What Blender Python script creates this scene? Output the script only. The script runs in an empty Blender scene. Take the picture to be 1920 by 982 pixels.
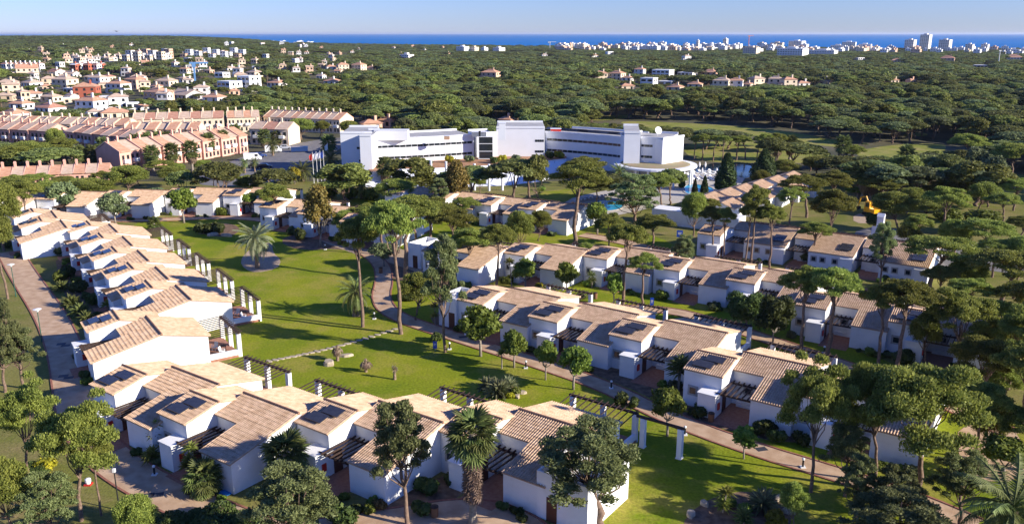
import bpy, math, random
import numpy as np
from mathutils import Vector, Matrix
from mathutils.geometry import tessellate_polygon
R = math.radians
rnd = random.Random(7)
NR = np.random.default_rng(11)
SC = bpy.context.scene
COL = SC.collection

# ------------------------------------------------------------------ camera, sky, sun, exposure
EYE, FPX, PITCH = 37.0, 1570.0, math.atan(428 / 1570.0)
cam = bpy.data.cameras.new('camera')
cam.sensor_width = 36.0
cam.lens = 36.0 * FPX / 1920
cam.clip_start, cam.clip_end = 1.0, 90000
co = bpy.data.objects.new('camera', cam)
co.location = (0, 0, EYE)
co.rotation_euler = (math.pi / 2 - PITCH, 0, 0)
COL.objects.link(co)
SC.camera = co

SUN_DIR = Vector((0.945, -0.327, 0)).normalized() * math.cos(R(21)) + Vector((0, 0, math.sin(R(21))))
w = bpy.data.worlds.new('World')
SC.world = w
w.use_nodes = True
nt = w.node_tree
sky = nt.nodes.new('ShaderNodeTexSky')
sky.sky_type = 'NISHITA'
sky.sun_disc = False
sky.sun_elevation = R(21)
sky.sun_rotation = math.atan2(SUN_DIR.x, SUN_DIR.y)
sky.altitude = 100
sky.air_density = 1.1
sky.dust_density = 0.0
sky.ozone_density = 4.0
bgn = nt.nodes['Background']
wb = nt.nodes.new('ShaderNodeMix')          # the photograph's cool white balance, even over the whole sky
wb.data_type = 'RGBA'
wb.blend_type = 'MULTIPLY'
wb.inputs[0].default_value = 1.0
wb.inputs[7].default_value = (0.70, 0.88, 1.7, 1)
nt.links.new(sky.outputs[0], wb.inputs[6])
nt.links.new(wb.outputs[2], bgn.inputs[0])
bgn.inputs[1].default_value = 0.063
sun = bpy.data.lights.new('sun', 'SUN')
sun.energy = 5.0
sun.angle = R(0.53)
sun.color = (1.0, 0.92, 0.79)
so = bpy.data.objects.new('sun', sun)
so.rotation_euler = SUN_DIR.to_track_quat('Z', 'Y').to_euler()
so.location = (60, -30, 120)
COL.objects.link(so)
vs = SC.view_settings
vs.view_transform = 'Standard'
vs.look = 'None'
vs.exposure = 0.9
vs.gamma = 1.0
vs.use_curve_mapping = False
SC.cycles.use_denoising = True
SC.cycles.max_bounces = 5
SC.cycles.diffuse_bounces = 2
SC.cycles.transmission_bounces = 3
SC.cycles.transparent_max_bounces = 4

# ------------------------------------------------------------------ survey: ground point seen at a photo pixel, at height z
S_, C_ = math.sin(PITCH), math.cos(PITCH)
def site(px, py, z=0.0):
    u, v = px - 960.0, py - 491.0
    k = FPX * S_ + v * C_
    return Vector((u * (EYE - z) / k, (EYE - z) * (FPX * C_ - v * S_) / k, z))
def pix(X, Y, Z):
    d = Y * C_ + (EYE - Z) * S_
    return 960 + FPX * X / d, 491 + FPX * ((EYE - Z) * C_ - Y * S_) / d
def tall(px, py, top):
    p = site(px, py)
    lo, hi = 0.0, 60.0
    for _ in range(30):
        m = (lo + hi) / 2
        if pix(p.x, p.y, m)[1] > top: lo = m
        else: hi = m
    return m
def ppm(py):
    return (FPX * S_ + (py - 491) * C_) / EYE

# ------------------------------------------------------------------ materials
MATS = {}
def mat(name, col, rough=0.8, col2=None, nscale=1.0, bump=0.0, bscale=20.0, spec=0.3, detail=4.0, coord='Object', metal=0.0, mid=(0.35, 0.65)):
    if name in MATS: return MATS[name]
    m = bpy.data.materials.new(name)
    m.use_nodes = True
    t = m.node_tree
    b = t.nodes['Principled BSDF']
    b.inputs['Roughness'].default_value = rough
    b.inputs['Specular IOR Level'].default_value = spec
    b.inputs['Metallic'].default_value = metal
    b.inputs['Base Color'].default_value = (*col, 1)
    tc = t.nodes.new('ShaderNodeTexCoord')
    if col2:
        n = t.nodes.new('ShaderNodeTexNoise')
        n.inputs['Scale'].default_value = nscale
        n.inputs['Detail'].default_value = detail
        t.links.new(tc.outputs[coord], n.inputs['Vector'])
        r = t.nodes.new('ShaderNodeValToRGB')
        r.color_ramp.elements[0].position = mid[0]
        r.color_ramp.elements[0].color = (*col, 1)
        r.color_ramp.elements[1].position = mid[1]
        r.color_ramp.elements[1].color = (*col2, 1)
        t.links.new(n.outputs['Fac'], r.inputs[0])
        t.links.new(r.outputs[0], b.inputs['Base Color'])
    if bump:
        n2 = t.nodes.new('ShaderNodeTexNoise')
        n2.inputs['Scale'].default_value = bscale
        n2.inputs['Detail'].default_value = 5
        t.links.new(tc.outputs[coord], n2.inputs['Vector'])
        bp = t.nodes.new('ShaderNodeBump')
        bp.inputs['Strength'].default_value = bump
        bp.inputs['Distance'].default_value = 0.05
        t.links.new(n2.outputs['Fac'], bp.inputs['Height'])
        t.links.new(bp.outputs[0], b.inputs['Normal'])
    MATS[name] = m
    return m
def leafmat(name, c1, c2, trans=0.25, nscale=0.6):
    if name in MATS: return MATS[name]
    m = bpy.data.materials.new(name)
    m.use_nodes = True
    t = m.node_tree
    b = t.nodes['Principled BSDF']
    b.inputs['Roughness'].default_value = 0.6
    b.inputs['Specular IOR Level'].default_value = 0.22
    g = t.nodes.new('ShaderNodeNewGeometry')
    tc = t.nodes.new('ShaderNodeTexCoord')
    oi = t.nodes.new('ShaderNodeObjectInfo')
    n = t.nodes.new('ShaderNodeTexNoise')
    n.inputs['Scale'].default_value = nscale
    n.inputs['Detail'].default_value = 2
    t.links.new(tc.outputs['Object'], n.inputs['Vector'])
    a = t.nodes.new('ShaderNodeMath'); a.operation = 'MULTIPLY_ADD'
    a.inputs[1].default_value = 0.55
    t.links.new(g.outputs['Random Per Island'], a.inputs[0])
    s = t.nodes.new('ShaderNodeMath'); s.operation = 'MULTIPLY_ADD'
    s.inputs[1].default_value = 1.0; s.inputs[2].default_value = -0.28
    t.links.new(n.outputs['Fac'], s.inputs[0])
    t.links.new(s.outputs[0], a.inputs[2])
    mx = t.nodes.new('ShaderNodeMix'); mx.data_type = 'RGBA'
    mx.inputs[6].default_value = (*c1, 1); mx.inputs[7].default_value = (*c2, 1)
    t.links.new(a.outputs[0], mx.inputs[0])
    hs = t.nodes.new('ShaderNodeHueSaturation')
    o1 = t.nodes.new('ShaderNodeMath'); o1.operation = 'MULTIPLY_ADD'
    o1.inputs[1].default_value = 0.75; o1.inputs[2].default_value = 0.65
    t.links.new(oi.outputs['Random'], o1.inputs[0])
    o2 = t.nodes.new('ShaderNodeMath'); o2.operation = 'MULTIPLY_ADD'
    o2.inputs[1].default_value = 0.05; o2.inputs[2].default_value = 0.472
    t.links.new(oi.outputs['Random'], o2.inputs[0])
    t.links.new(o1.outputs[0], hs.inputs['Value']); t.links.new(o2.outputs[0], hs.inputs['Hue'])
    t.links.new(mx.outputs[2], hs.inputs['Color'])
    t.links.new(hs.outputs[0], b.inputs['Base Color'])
    tr = t.nodes.new('ShaderNodeBsdfTranslucent')
    t.links.new(hs.outputs[0], tr.inputs['Color'])
    ms = t.nodes.new('ShaderNodeMixShader')
    ms.inputs[0].default_value = trans
    t.links.new(b.outputs[0], ms.inputs[1]); t.links.new(tr.outputs[0], ms.inputs[2])
    t.links.new(ms.outputs[0], t.nodes['Material Output'].inputs[0])
    MATS[name] = m
    return m

WHITE = mat('white_plaster', (0.81, 0.80, 0.78), 0.85, (0.70, 0.68, 0.64), 0.7, 0.2, 30, detail=8, mid=(0.45, 0.85))
TILE = mat('clay_tile', (0.49, 0.315, 0.19), 0.85, (0.66, 0.46, 0.305), 1.7, 0.2, 40, detail=8)
TILEBASE = mat('clay_edge', (0.50, 0.34, 0.23), 0.85, (0.42, 0.27, 0.17), 4)
RIDGE = mat('ridge_tile', (0.22, 0.12, 0.075), 0.85, (0.33, 0.2, 0.13), 5)
WOOD = mat('dark_wood', (0.03, 0.017, 0.013), 0.7, (0.055, 0.032, 0.024), 6)
PANEL = mat('solar_glass', (0.035, 0.036, 0.045), 0.22, (0.05, 0.05, 0.058), 3.0, spec=0.6)
ALU = mat('aluminium', (0.6, 0.6, 0.6), 0.35, metal=0.9)
STONE = mat('grey_stone', (0.36, 0.34, 0.31), 0.85, (0.45, 0.43, 0.4), 5)
GLASS = mat('dark_glass', (0.02, 0.025, 0.03), 0.08, spec=0.7)
RED = mat('red_paint', (0.5, 0.03, 0.02), 0.5)
BRICKFLOOR = mat('terracotta_paving', (0.30, 0.135, 0.085), 0.85, (0.38, 0.19, 0.125), 3, 0.2, 14)
DOOR = mat('brown_door', (0.10, 0.035, 0.02), 0.6)
BARK = mat('pine_bark', (0.13, 0.085, 0.06), 0.95, (0.24, 0.165, 0.12), 3, 0.8, 9)
PALMBARK = mat('palm_bark', (0.16, 0.11, 0.075), 0.95, (0.3, 0.22, 0.15), 6, 0.9, 8)
GREYBARK = mat('grey_bark', (0.2, 0.165, 0.13), 0.95, (0.3, 0.26, 0.21), 4, 0.6, 9)
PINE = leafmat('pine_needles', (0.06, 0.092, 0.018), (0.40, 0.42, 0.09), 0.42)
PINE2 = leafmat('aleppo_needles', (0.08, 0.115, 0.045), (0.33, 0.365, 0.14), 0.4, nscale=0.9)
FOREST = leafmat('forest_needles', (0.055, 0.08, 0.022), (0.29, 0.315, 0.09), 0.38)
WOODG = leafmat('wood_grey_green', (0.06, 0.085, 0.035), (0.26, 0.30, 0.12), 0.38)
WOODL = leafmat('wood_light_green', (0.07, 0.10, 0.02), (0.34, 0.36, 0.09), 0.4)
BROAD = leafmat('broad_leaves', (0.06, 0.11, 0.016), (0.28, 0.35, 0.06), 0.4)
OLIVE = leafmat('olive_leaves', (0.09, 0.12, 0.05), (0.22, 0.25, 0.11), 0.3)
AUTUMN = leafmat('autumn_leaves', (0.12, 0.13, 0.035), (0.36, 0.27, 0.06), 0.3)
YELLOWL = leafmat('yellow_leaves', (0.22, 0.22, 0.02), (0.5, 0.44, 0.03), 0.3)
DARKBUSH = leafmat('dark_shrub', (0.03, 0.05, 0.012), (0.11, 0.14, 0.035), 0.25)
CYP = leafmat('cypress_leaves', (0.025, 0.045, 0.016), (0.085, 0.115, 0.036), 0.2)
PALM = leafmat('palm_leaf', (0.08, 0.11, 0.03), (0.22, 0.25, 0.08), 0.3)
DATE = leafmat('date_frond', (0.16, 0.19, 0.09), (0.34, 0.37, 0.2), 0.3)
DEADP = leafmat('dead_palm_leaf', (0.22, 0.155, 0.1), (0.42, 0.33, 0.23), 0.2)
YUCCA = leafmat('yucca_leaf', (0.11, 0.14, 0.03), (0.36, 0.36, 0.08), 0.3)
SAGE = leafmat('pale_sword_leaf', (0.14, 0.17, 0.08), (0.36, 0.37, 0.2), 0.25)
REDSHRUB = leafmat('reddish_shrub', (0.10, 0.06, 0.025), (0.26, 0.17, 0.05), 0.25)

# ------------------------------------------------------------------ mesh helpers
class MB:
    def __init__(s): s.v = []; s.f = []; s.m = []
    def add(s, vs, fs, m=0):
        o = len(s.v); s.v += [tuple(p) for p in vs]
        s.f += [tuple(i + o for i in f) for f in fs]; s.m += [m] * len(fs); return s
    def box(s, x0, x1, y0, y1, z0, z1, m=0):
        return s.add([(x0,y0,z0),(x1,y0,z0),(x1,y1,z0),(x0,y1,z0),(x0,y0,z1),(x1,y0,z1),(x1,y1,z1),(x0,y1,z1)],
                     [(3,2,1,0),(4,5,6,7),(0,1,5,4),(1,2,6,5),(2,3,7,6),(3,0,4,7)], m)
    def prism(s, prof, x0, x1, m=0):            # profile in (y, z), extruded along x
        n = len(prof)
        vs = [(x0, a, b) for a, b in prof] + [(x1, a, b) for a, b in prof]
        fs = [tuple(range(n - 1, -1, -1)), tuple(range(n, 2 * n))] + [(i, (i + 1) % n, n + (i + 1) % n, n + i) for i in range(n)]
        return s.add(vs, fs, m)
    def slab(s, poly, z0, z1, m=0):             # polygon in (x, y), extruded up
        n = len(poly)
        vs = [(a, b, z0) for a, b in poly] + [(a, b, z1) for a, b in poly]
        fs = [tuple(range(n - 1, -1, -1)), tuple(range(n, 2 * n))] + [(i, (i + 1) % n, n + (i + 1) % n, n + i) for i in range(n)]
        return s.add(vs, fs, m)
    def tube(s, pts, rad, n=7, m=0, cap=True):
        pts = [Vector(p) for p in pts]; vs = []; fs = []
        for i, p in enumerate(pts):
            d = (pts[min(i + 1, len(pts) - 1)] - pts[max(i - 1, 0)]).normalized()
            a = d.cross(Vector((0, 0, 1)) if abs(d.z) < 0.9 else Vector((1, 0, 0))).normalized(); b = d.cross(a)
            for k in range(n):
                t = 2 * math.pi * k / n
                vs.append(p + (a * math.cos(t) + b * math.sin(t)) * rad[i])
        for i in range(len(pts) - 1):
            for k in range(n):
                fs.append((i * n + k, i * n + (k + 1) % n, (i + 1) * n + (k + 1) % n, (i + 1) * n + k))
        if cap: fs += [tuple(range(n - 1, -1, -1)), tuple(range((len(pts) - 1) * n, len(pts) * n))]
        return s.add(vs, fs, m)
    def lathe(s, prof, n=12, m=0, cx=0, cy=0):
        vs = []; fs = []
        for r, z in prof:
            for k in range(n):
                t = 2 * math.pi * k / n; vs.append((cx + r * math.cos(t), cy + r * math.sin(t), z))
        for i in range(len(prof) - 1):
            for k in range(n): fs.append((i*n+k, i*n+(k+1)%n, (i+1)*n+(k+1)%n, (i+1)*n+k))
        fs += [tuple(range(n - 1, -1, -1)), tuple(range((len(prof) - 1) * n, len(prof) * n))]
        return s.add(vs, fs, m)
    def mesh(s, name, mats, smooth=False):
        me = bpy.data.meshes.new(name)
        me.from_pydata(s.v, [], s.f)
        mats = mats if isinstance(mats, (list, tuple)) else [mats]
        for q in mats: me.materials.append(q)
        if len(mats) > 1: me.polygons.foreach_set('material_index', s.m)
        if smooth: me.polygons.foreach_set('use_smooth', [True] * len(s.f))
        me.update()
        return me
def fastmesh(name, V, F, mats, mi=None, smooth=False):     # numpy quads
    me = bpy.data.meshes.new(name)
    V = np.asarray(V, np.float32); F = np.asarray(F, np.int32)
    k = F.shape[1]
    me.vertices.add(len(V)); me.vertices.foreach_set('co', V.ravel())
    me.loops.add(F.size); me.loops.foreach_set('vertex_index', F.ravel())
    me.polygons.add(len(F)); me.polygons.foreach_set('loop_start', np.arange(0, F.size, k, dtype=np.int32))
    for q in (mats if isinstance(mats, (list, tuple)) else [mats]): me.materials.append(q)
    if mi is not None: me.polygons.foreach_set('material_index', np.asarray(mi, np.int32))
    if smooth: me.polygons.foreach_set('use_smooth', np.ones(len(F), bool))
    me.update(calc_edges=True); me.validate()
    return me
def obj(name, me, parent=None, loc=(0,0,0), rz=0.0, scale=None, kind=None, label=None, cat=None, group=None):
    o = bpy.data.objects.new(name, me)
    COL.objects.link(o)
    if parent: o.parent = parent
    o.location = loc
    if rz: o.rotation_euler = (0, 0, rz)
    if scale: o.scale = scale
    if kind: o['kind'] = kind
    if label: o['label'] = label
    if cat: o['category'] = cat
    if group: o['group'] = group
    return o
def thing(name, label, cat, loc=(0,0,0), rz=0.0, group=None, scale=None):
    return obj(name, None, None, loc, rz, scale, None, label, cat, group)
ORD = ['first','second','third','fourth','fifth','sixth','seventh','eighth','ninth','tenth','eleventh','twelfth','thirteenth','fourteenth']

# ------------------------------------------------------------------ land, sea
def sstep(x, a, b):
    t = min(1, max(0, (x - a) / (b - a))); return t * t * (3 - 2 * t)
def coast(X, Y):
    t = X / max(Y, 200)
    pts = [(-2, 3000), (-0.62, 2750), (-0.3, 2800), (-0.18, 2950), (-0.1, 2780), (0.0, 2620), (0.2, 2480), (0.4, 2200), (0.62, 2050), (2, 1700)]
    for (a, ya), (b, yb) in zip(pts, pts[1:]):
        if a <= t <= b: return ya + (yb - ya) * (t - a) / (b - a)
    return 1700 if t > 0 else 3000
def hgt(X, Y):
    h = 0.0
    t = X / max(Y, 200)
    h += 16 * sstep(Y, 1100, 2500) * sstep(-t, 0.2, 0.42)
    h += 10 * sstep(Y, 360, 900) * sstep(-t, 0.14, 0.36)
    h += 5 * math.sin(X / 260.0) * math.sin(Y / 330.0) * sstep(Y, 600, 1100) * (1 - sstep(Y, 2000, 2500)) * sstep(-t, 0.0, 0.3)
    c = coast(X, Y)
    if Y > c - 60: h = h * (1 - sstep(Y, c - 60, c + 10)) - 6 * sstep(Y, c - 40, c + 10)
    return h
def axis(lims):
    out = []
    for a, b, s in lims: out += list(np.arange(a, b, s))
    return out + [lims[-1][1]]
GX = axis([(-5200, -2400, 200), (-2400, -900, 60), (-900, 900, 45), (900, 2400, 60), (2400, 5200, 200)])
GY = axis([(-700, 0, 100), (0, 600, 50), (600, 1800, 50), (1800, 3300, 30)])
V = [(x, y, hgt(x, y)) for y in GY for x in GX]
nx = len(GX)
F = [(j*nx+i, j*nx+i+1, (j+1)*nx+i+1, (j+1)*nx+i) for j in range(len(GY)-1) for i in range(nx-1)]
LAND = mat('woodland_floor', (0.06, 0.062, 0.028), 0.95, (0.13, 0.11, 0.06), 0.05, 0.5, 1.2, detail=9)
obj('ground', fastmesh('ground', V, F, LAND, smooth=True), kind='structure')
SEA = mat('sea_water', (0.0, 0.135, 0.40), 0.6, (0.0, 0.165, 0.46), 0.0006, 0.5, 0.05, spec=0.04)
sv = [(x, y, -1.5) for y in (1200, 2500, 6000, 20000, 60000) for x in (-60000, -15000, -4000, 0, 4000, 15000, 60000)]
obj('sea', fastmesh('sea', sv, [(j*7+i, j*7+i+1, (j+1)*7+i+1, (j+1)*7+i) for j in range(4) for i in range(6)], SEA), kind='structure')

def inpoly(x, y, P):
    c = False; n = len(P)
    for i in range(n):
        x0, y0 = P[i][0], P[i][1]; x1, y1 = P[i-1][0], P[i-1][1]
        if (y0 > y) != (y1 > y) and x < (x1 - x0) * (y - y0) / (y1 - y0) + x0: c = not c
    return c
def smoothpoly(P, it=2, closed=True):
    P = [Vector((p[0], p[1])) for p in P]
    for _ in range(it):
        Q = []; n = len(P)
        if not closed: Q.append(P[0])
        for i in range(n if closed else n - 1):
            a, b = P[i], P[(i + 1) % n]; Q += [a * .75 + b * .25, a * .25 + b * .75]
        if not closed: Q.append(P[-1])
        P = Q
    return P
def sheet(name, P, z, m, kind='structure', smooth=2, parent=None, th=0.0):
    P = smoothpoly(P, smooth) if smooth else [Vector((p[0], p[1])) for p in P]
    tri = tessellate_polygon([[Vector((p.x, p.y, 0)) for p in P]])
    me = bpy.data.meshes.new(name)
    me.from_pydata([(p.x, p.y, z) for p in P], [], [tuple(t) for t in tri])
    me.materials.append(m); me.update()
    for p in me.polygons:
        if p.normal.z < 0: p.flip()
    return obj(name, me, parent, kind=kind)
def P_(lst): return [site(x, y) for x, y in lst]
def ribbon(name, pts, width, z, m, kerb=None, smooth=2, kind='structure', th=0.10):
    c = smoothpoly(pts, smooth, False)
    L = []; Rr = []
    for i, p in enumerate(c):
        d = (c[min(i+1, len(c)-1)] - c[max(i-1, 0)]).normalized(); n = Vector((-d.y, d.x))
        wd = width(i / (len(c) - 1)) if callable(width) else width
        L.append(p + n * wd / 2); Rr.append(p - n * wd / 2)
    n = len(c)
    V = [(p.x, p.y, z) for p in L] + [(p.x, p.y, z) for p in Rr]
    F = [(i, n + i, n + i + 1, i + 1) for i in range(n - 1)]
    o = obj(name, fastmesh(name, V, F, m), kind=kind)
    if kerb:
        for side in (L, Rr):
            mb = MB()
            for i in range(n - 1):
                a, b = side[i], side[i+1]; d = (b - a); q = Vector((-d.y, d.x)).normalized() * 0.1
                mb.add([(a.x-q.x,a.y-q.y,-.02),(b.x-q.x,b.y-q.y,-.02),(b.x+q.x,b.y+q.y,-.02),(a.x+q.x,a.y+q.y,-.02),
                        (a.x-q.x,a.y-q.y,th),(b.x-q.x,b.y-q.y,th),(b.x+q.x,b.y+q.y,th),(a.x+q.x,a.y+q.y,th)],
                       [(4,5,6,7),(0,1,5,4),(2,3,7,6)])
            obj('kerb', mb.mesh('kerb', kerb), o)
    return o

def lawnmat(name, g1, g2, dry):
    m = mat(name, g1, 0.95, g2, 0.11, 0.8, 5.0, 0.1, detail=6)
    t = m.node_tree; b = t.nodes['Principled BSDF']
    src = b.inputs['Base Color'].links[0].from_socket
    tc = [n for n in t.nodes if n.type == 'TEX_COORD'][0]
    n = t.nodes.new('ShaderNodeTexNoise'); n.inputs['Scale'].default_value = 0.17; n.inputs['Detail'].default_value = 8; n.inputs['Roughness'].default_value = 0.65
    mp = t.nodes.new('ShaderNodeMapping'); mp.inputs['Location'].default_value = (31, 17, 3)
    t.links.new(tc.outputs['Object'], mp.inputs[0]); t.links.new(mp.outputs[0], n.inputs['Vector'])
    r = t.nodes.new('ShaderNodeValToRGB'); r.color_ramp.elements[0].position = 0.47; r.color_ramp.elements[1].position = 0.70
    t.links.new(n.outputs['Fac'], r.inputs[0])
    mx = t.nodes.new('ShaderNodeMix'); mx.data_type = 'RGBA'
    t.links.new(r.outputs[0], mx.inputs[0]); t.links.new(src, mx.inputs[6]); mx.inputs[7].default_value = (*dry, 1)
    n3 = t.nodes.new('ShaderNodeTexNoise'); n3.inputs['Scale'].default_value = 3.5; n3.inputs['Detail'].default_value = 6
    t.links.new(tc.outputs['Object'], n3.inputs['Vector'])
    mr = t.nodes.new('ShaderNodeMapRange'); mr.inputs[1].default_value = 0.3; mr.inputs[2].default_value = 0.7; mr.inputs[3].default_value = 0.72; mr.inputs[4].default_value = 1.2
    t.links.new(n3.outputs['Fac'], mr.inputs[0])
    mu = t.nodes.new('ShaderNodeMix'); mu.data_type = 'RGBA'; mu.blend_type = 'MULTIPLY'; mu.inputs[0].default_value = 1
    t.links.new(mx.outputs[2], mu.inputs[6]); t.links.new(mr.outputs[0], mu.inputs[7])
    t.links.new(mu.outputs[2], b.inputs['Base Color'])
    return m
LAWN = lawnmat('lawn_grass', (0.15, 0.205, 0.010), (0.25, 0.27, 0.016), (0.33, 0.27, 0.06))
ROUGHG = lawnmat('dry_grass', (0.145, 0.16, 0.03), (0.21, 0.195, 0.055), (0.27, 0.205, 0.09))
FAIR = lawnmat('fairway_grass', (0.19, 0.22, 0.035), (0.27, 0.265, 0.06), (0.38, 0.30, 0.12))
MULCH = mat('bed_soil', (0.11, 0.065, 0.04), 0.95, (0.23, 0.15, 0.095), 1.5, 0.8, 8)
GRAVEL = mat('beige_gravel', (0.36, 0.26, 0.17), 0.95, (0.48, 0.36, 0.25), 2.5, 0.5, 12)
PAVE = mat('beige_paving', (0.42, 0.27, 0.16), 0.9, (0.55, 0.385, 0.25), 0.8, 0.3, 7, detail=8)
KERB = mat('red_brick_kerb', (0.26, 0.095, 0.06), 0.9, (0.34, 0.15, 0.1), 4)
TARMAC = mat('grey_tarmac', (0.16, 0.15, 0.15), 0.9, (0.21, 0.2, 0.195), 0.5, 0.3, 12, detail=8)
OCHRE = mat('ochre_soil', (0.34, 0.17, 0.085), 0.95, (0.44, 0.24, 0.13), 1.2, 0.5, 5)
POOLW = mat('pool_water', (0.01, 0.30, 0.52), 0.12, (0.02, 0.36, 0.58), 1.0, 0.2, 3, spec=0.4)
LAKEW = mat('lake_water', (0.035, 0.05, 0.045), 0.1, (0.05, 0.07, 0.06), 0.3, 0.15, 2, spec=0.5)
DECK = mat('pale_stone_deck', (0.5, 0.46, 0.4), 0.85, (0.42, 0.38, 0.33), 1.5)

GARDEN = [(-112, 178), (-96, 120), (-66, 60), (-52, 25), (60, 25), (85, 70), (98, 120), (90, 205), (20, 205), (-60, 200)]
sheet('rough_grass', [(-150, 190), (-150, 20), (150, 20), (150, 215), (-150, 215)], 0.006, ROUGHG, smooth=0)
lawn = sheet('lawn', P_([(200, 425), (420, 398), (660, 385), (1110, 400), (1300, 470), (1500, 620), (1900, 760), (2050, 1000), (1000, 1000), (960, 890), (420, 690), (250, 520)]), 0.014, LAWN, smooth=1)
sheet('hotel_lawn', P_([(560, 395), (640, 372), (760, 372), (800, 395), (640, 400)]), 0.020, LAWN, smooth=1)
sheet('pool_lawn', P_([(985, 395), (1000, 362), (1080, 352), (1100, 372), (1060, 395)]), 0.020, LAWN, smooth=1)
# planting beds and paved ground, each a sheet a little above the last
for nm, pts, m, z in [
    ('soil_bed', [(520, 452), (560, 435), (640, 452), (760, 480), (790, 520), (735, 530), (700, 480), (640, 466), (560, 470)], MULCH, 0.024),
    ('soil_bed', [(375, 430), (392, 417), (440, 420), (452, 432), (430, 445), (385, 442)], MULCH, 0.024),
    ('gravel_bed', [(450, 490), (462, 472), (488, 455), (510, 455), (512, 474), (528, 488), (520, 504), (480, 512), (458, 504)], GRAVEL, 0.028),
    ('gravel_bed', [(560, 430), (700, 445), (880, 520), (1000, 560), (1150, 570), (1140, 590), (900, 560), (760, 500), (640, 470)], GRAVEL, 0.026),
    ('soil_bed', [(905, 735), (915, 715), (950, 712), (978, 730), (972, 745), (930, 748)], MULCH, 0.024),
    ('soil_bed', [(1275, 985), (1310, 945), (1370, 920), (1450, 925), (1485, 960), (1480, 1000), (1300, 1010)], MULCH, 0.024),
    ('soil_bed', [(800, 600), (850, 622), (1000, 668), (1110, 700), (1210, 740), (1300, 790), (1500, 840), (1500, 800), (1250, 715), (1100, 660), (830, 580)], MULCH, 0.024),
    ('soil_bed', [(100, 470), (170, 520), (215, 600), (180, 640), (120, 560)], MULCH, 0.024),
    ('soil_bed', [(620, 960), (740, 930), (860, 880), (900, 900), (820, 960), (740, 1000), (620, 1000)], MULCH, 0.024)]:
    sheet(nm, P_(pts), z, m, smooth=1)
pb = ribbon('driveway', P_([(18, 472), (50, 525), (95, 590), (121, 650), (136, 720), (146, 780), (190, 848), (270, 905), (400, 965), (520, 1010)]), lambda t: 3.9, 0.034, PAVE, KERB)
ribbon('path', P_([(520, 418), (580, 440), (660, 458), (714, 490), (722, 525), (712, 560), (735, 592), (850, 630), (1000, 678), (1140, 725), (1250, 782), (1400, 838), (1560, 886), (1700, 930), (1830, 985)]), 2.7, 0.036, PAVE, KERB)
ribbon('path', P_([(925, 556), (1010, 566), (1120, 576), (1250, 580), (1330, 600), (1480, 650), (1600, 690), (1760, 750), (1900, 815)]), 2.7, 0.036, PAVE, KERB)
ribbon('path', P_([(1090, 440), (1180, 455), (1240, 475), (1330, 492), (1440, 508), (1560, 530), (1700, 572), (1900, 640)]), 3.4, 0.038, PAVE, KERB)
ribbon('path', P_([(60, 412), (130, 414), (300, 413), (420, 407), (500, 412), (545, 428)]), 3.0, 0.032, PAVE, KERB)
ribbon('path', P_([(600, 1005), (740, 985), (880, 962), (960, 985), (1010, 1040)]), 5.0, 0.038, PAVE, KERB)
sheet('parking_court', P_([(1790, 815), (1815, 795), (1880, 775), (1950, 880), (1870, 910), (1805, 880)]), 0.042, PAVE, smooth=1)
sheet('tarmac_yard', P_([(1590, 462), (1610, 425), (1700, 430), (1760, 455), (1900, 455), (1960, 520), (1790, 500), (1690, 500)]), 0.03, TARMAC, smooth=1)
sheet('gravel_track', P_([(1600, 402), (1640, 398), (1660, 405), (1640, 420), (1600, 418)]), 0.034, GRAVEL, smooth=1)
sheet('car_park', P_([(360, 345), (372, 328), (470, 288), (560, 268), (645, 256), (655, 268), (620, 290), (560, 312), (545, 335), (440, 352)]), 0.03, TARMAC, smooth=1)
for pts in ([(1150, 226), (1290, 231), (1400, 238), (1500, 250), (1585, 266), (1610, 278), (1540, 274), (1480, 264), (1400, 252), (1280, 252), (1190, 240)],
            [(1600, 286), (1640, 276), (1700, 270), (1775, 268), (1772, 286), (1745, 302), (1680, 304), (1620, 298)],
            [(1270, 268), (1420, 262), (1560, 290), (1590, 306), (1430, 306), (1300, 304)],
            [(1690, 252), (1730, 248), (1745, 254), (1700, 258)],
            [(1800, 335), (1860, 325), (1960, 330), (1980, 380), (1840, 372)],
            [(1090, 222), (1180, 214), (1190, 220), (1120, 228)]):
    sheet('fairway', P_(pts), 0.02, FAIR, smooth=2)
FAIRS = [P_(p) for p in ([(1140, 222), (1290, 229), (1400, 236), (1500, 248), (1620, 276), (1580, 292), (1480, 280), (1400, 270), (1280, 270), (1180, 250)],
                         [(1590, 290), (1640, 274), (1700, 268), (1785, 266), (1790, 300), (1745, 326), (1610, 322)],
                         [(1275, 285), (1420, 285), (1560, 296), (1590, 308), (1430, 310), (1300, 308)],
                         [(1795, 335), (1860, 322), (1960, 328), (1980, 382), (1830, 374)])]
sheet('lake', P_([(1300, 322), (1310, 309), (1370, 306), (1420, 312), (1425, 326), (1395, 336), (1340, 338)]), 0.024, LAKEW)

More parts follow.
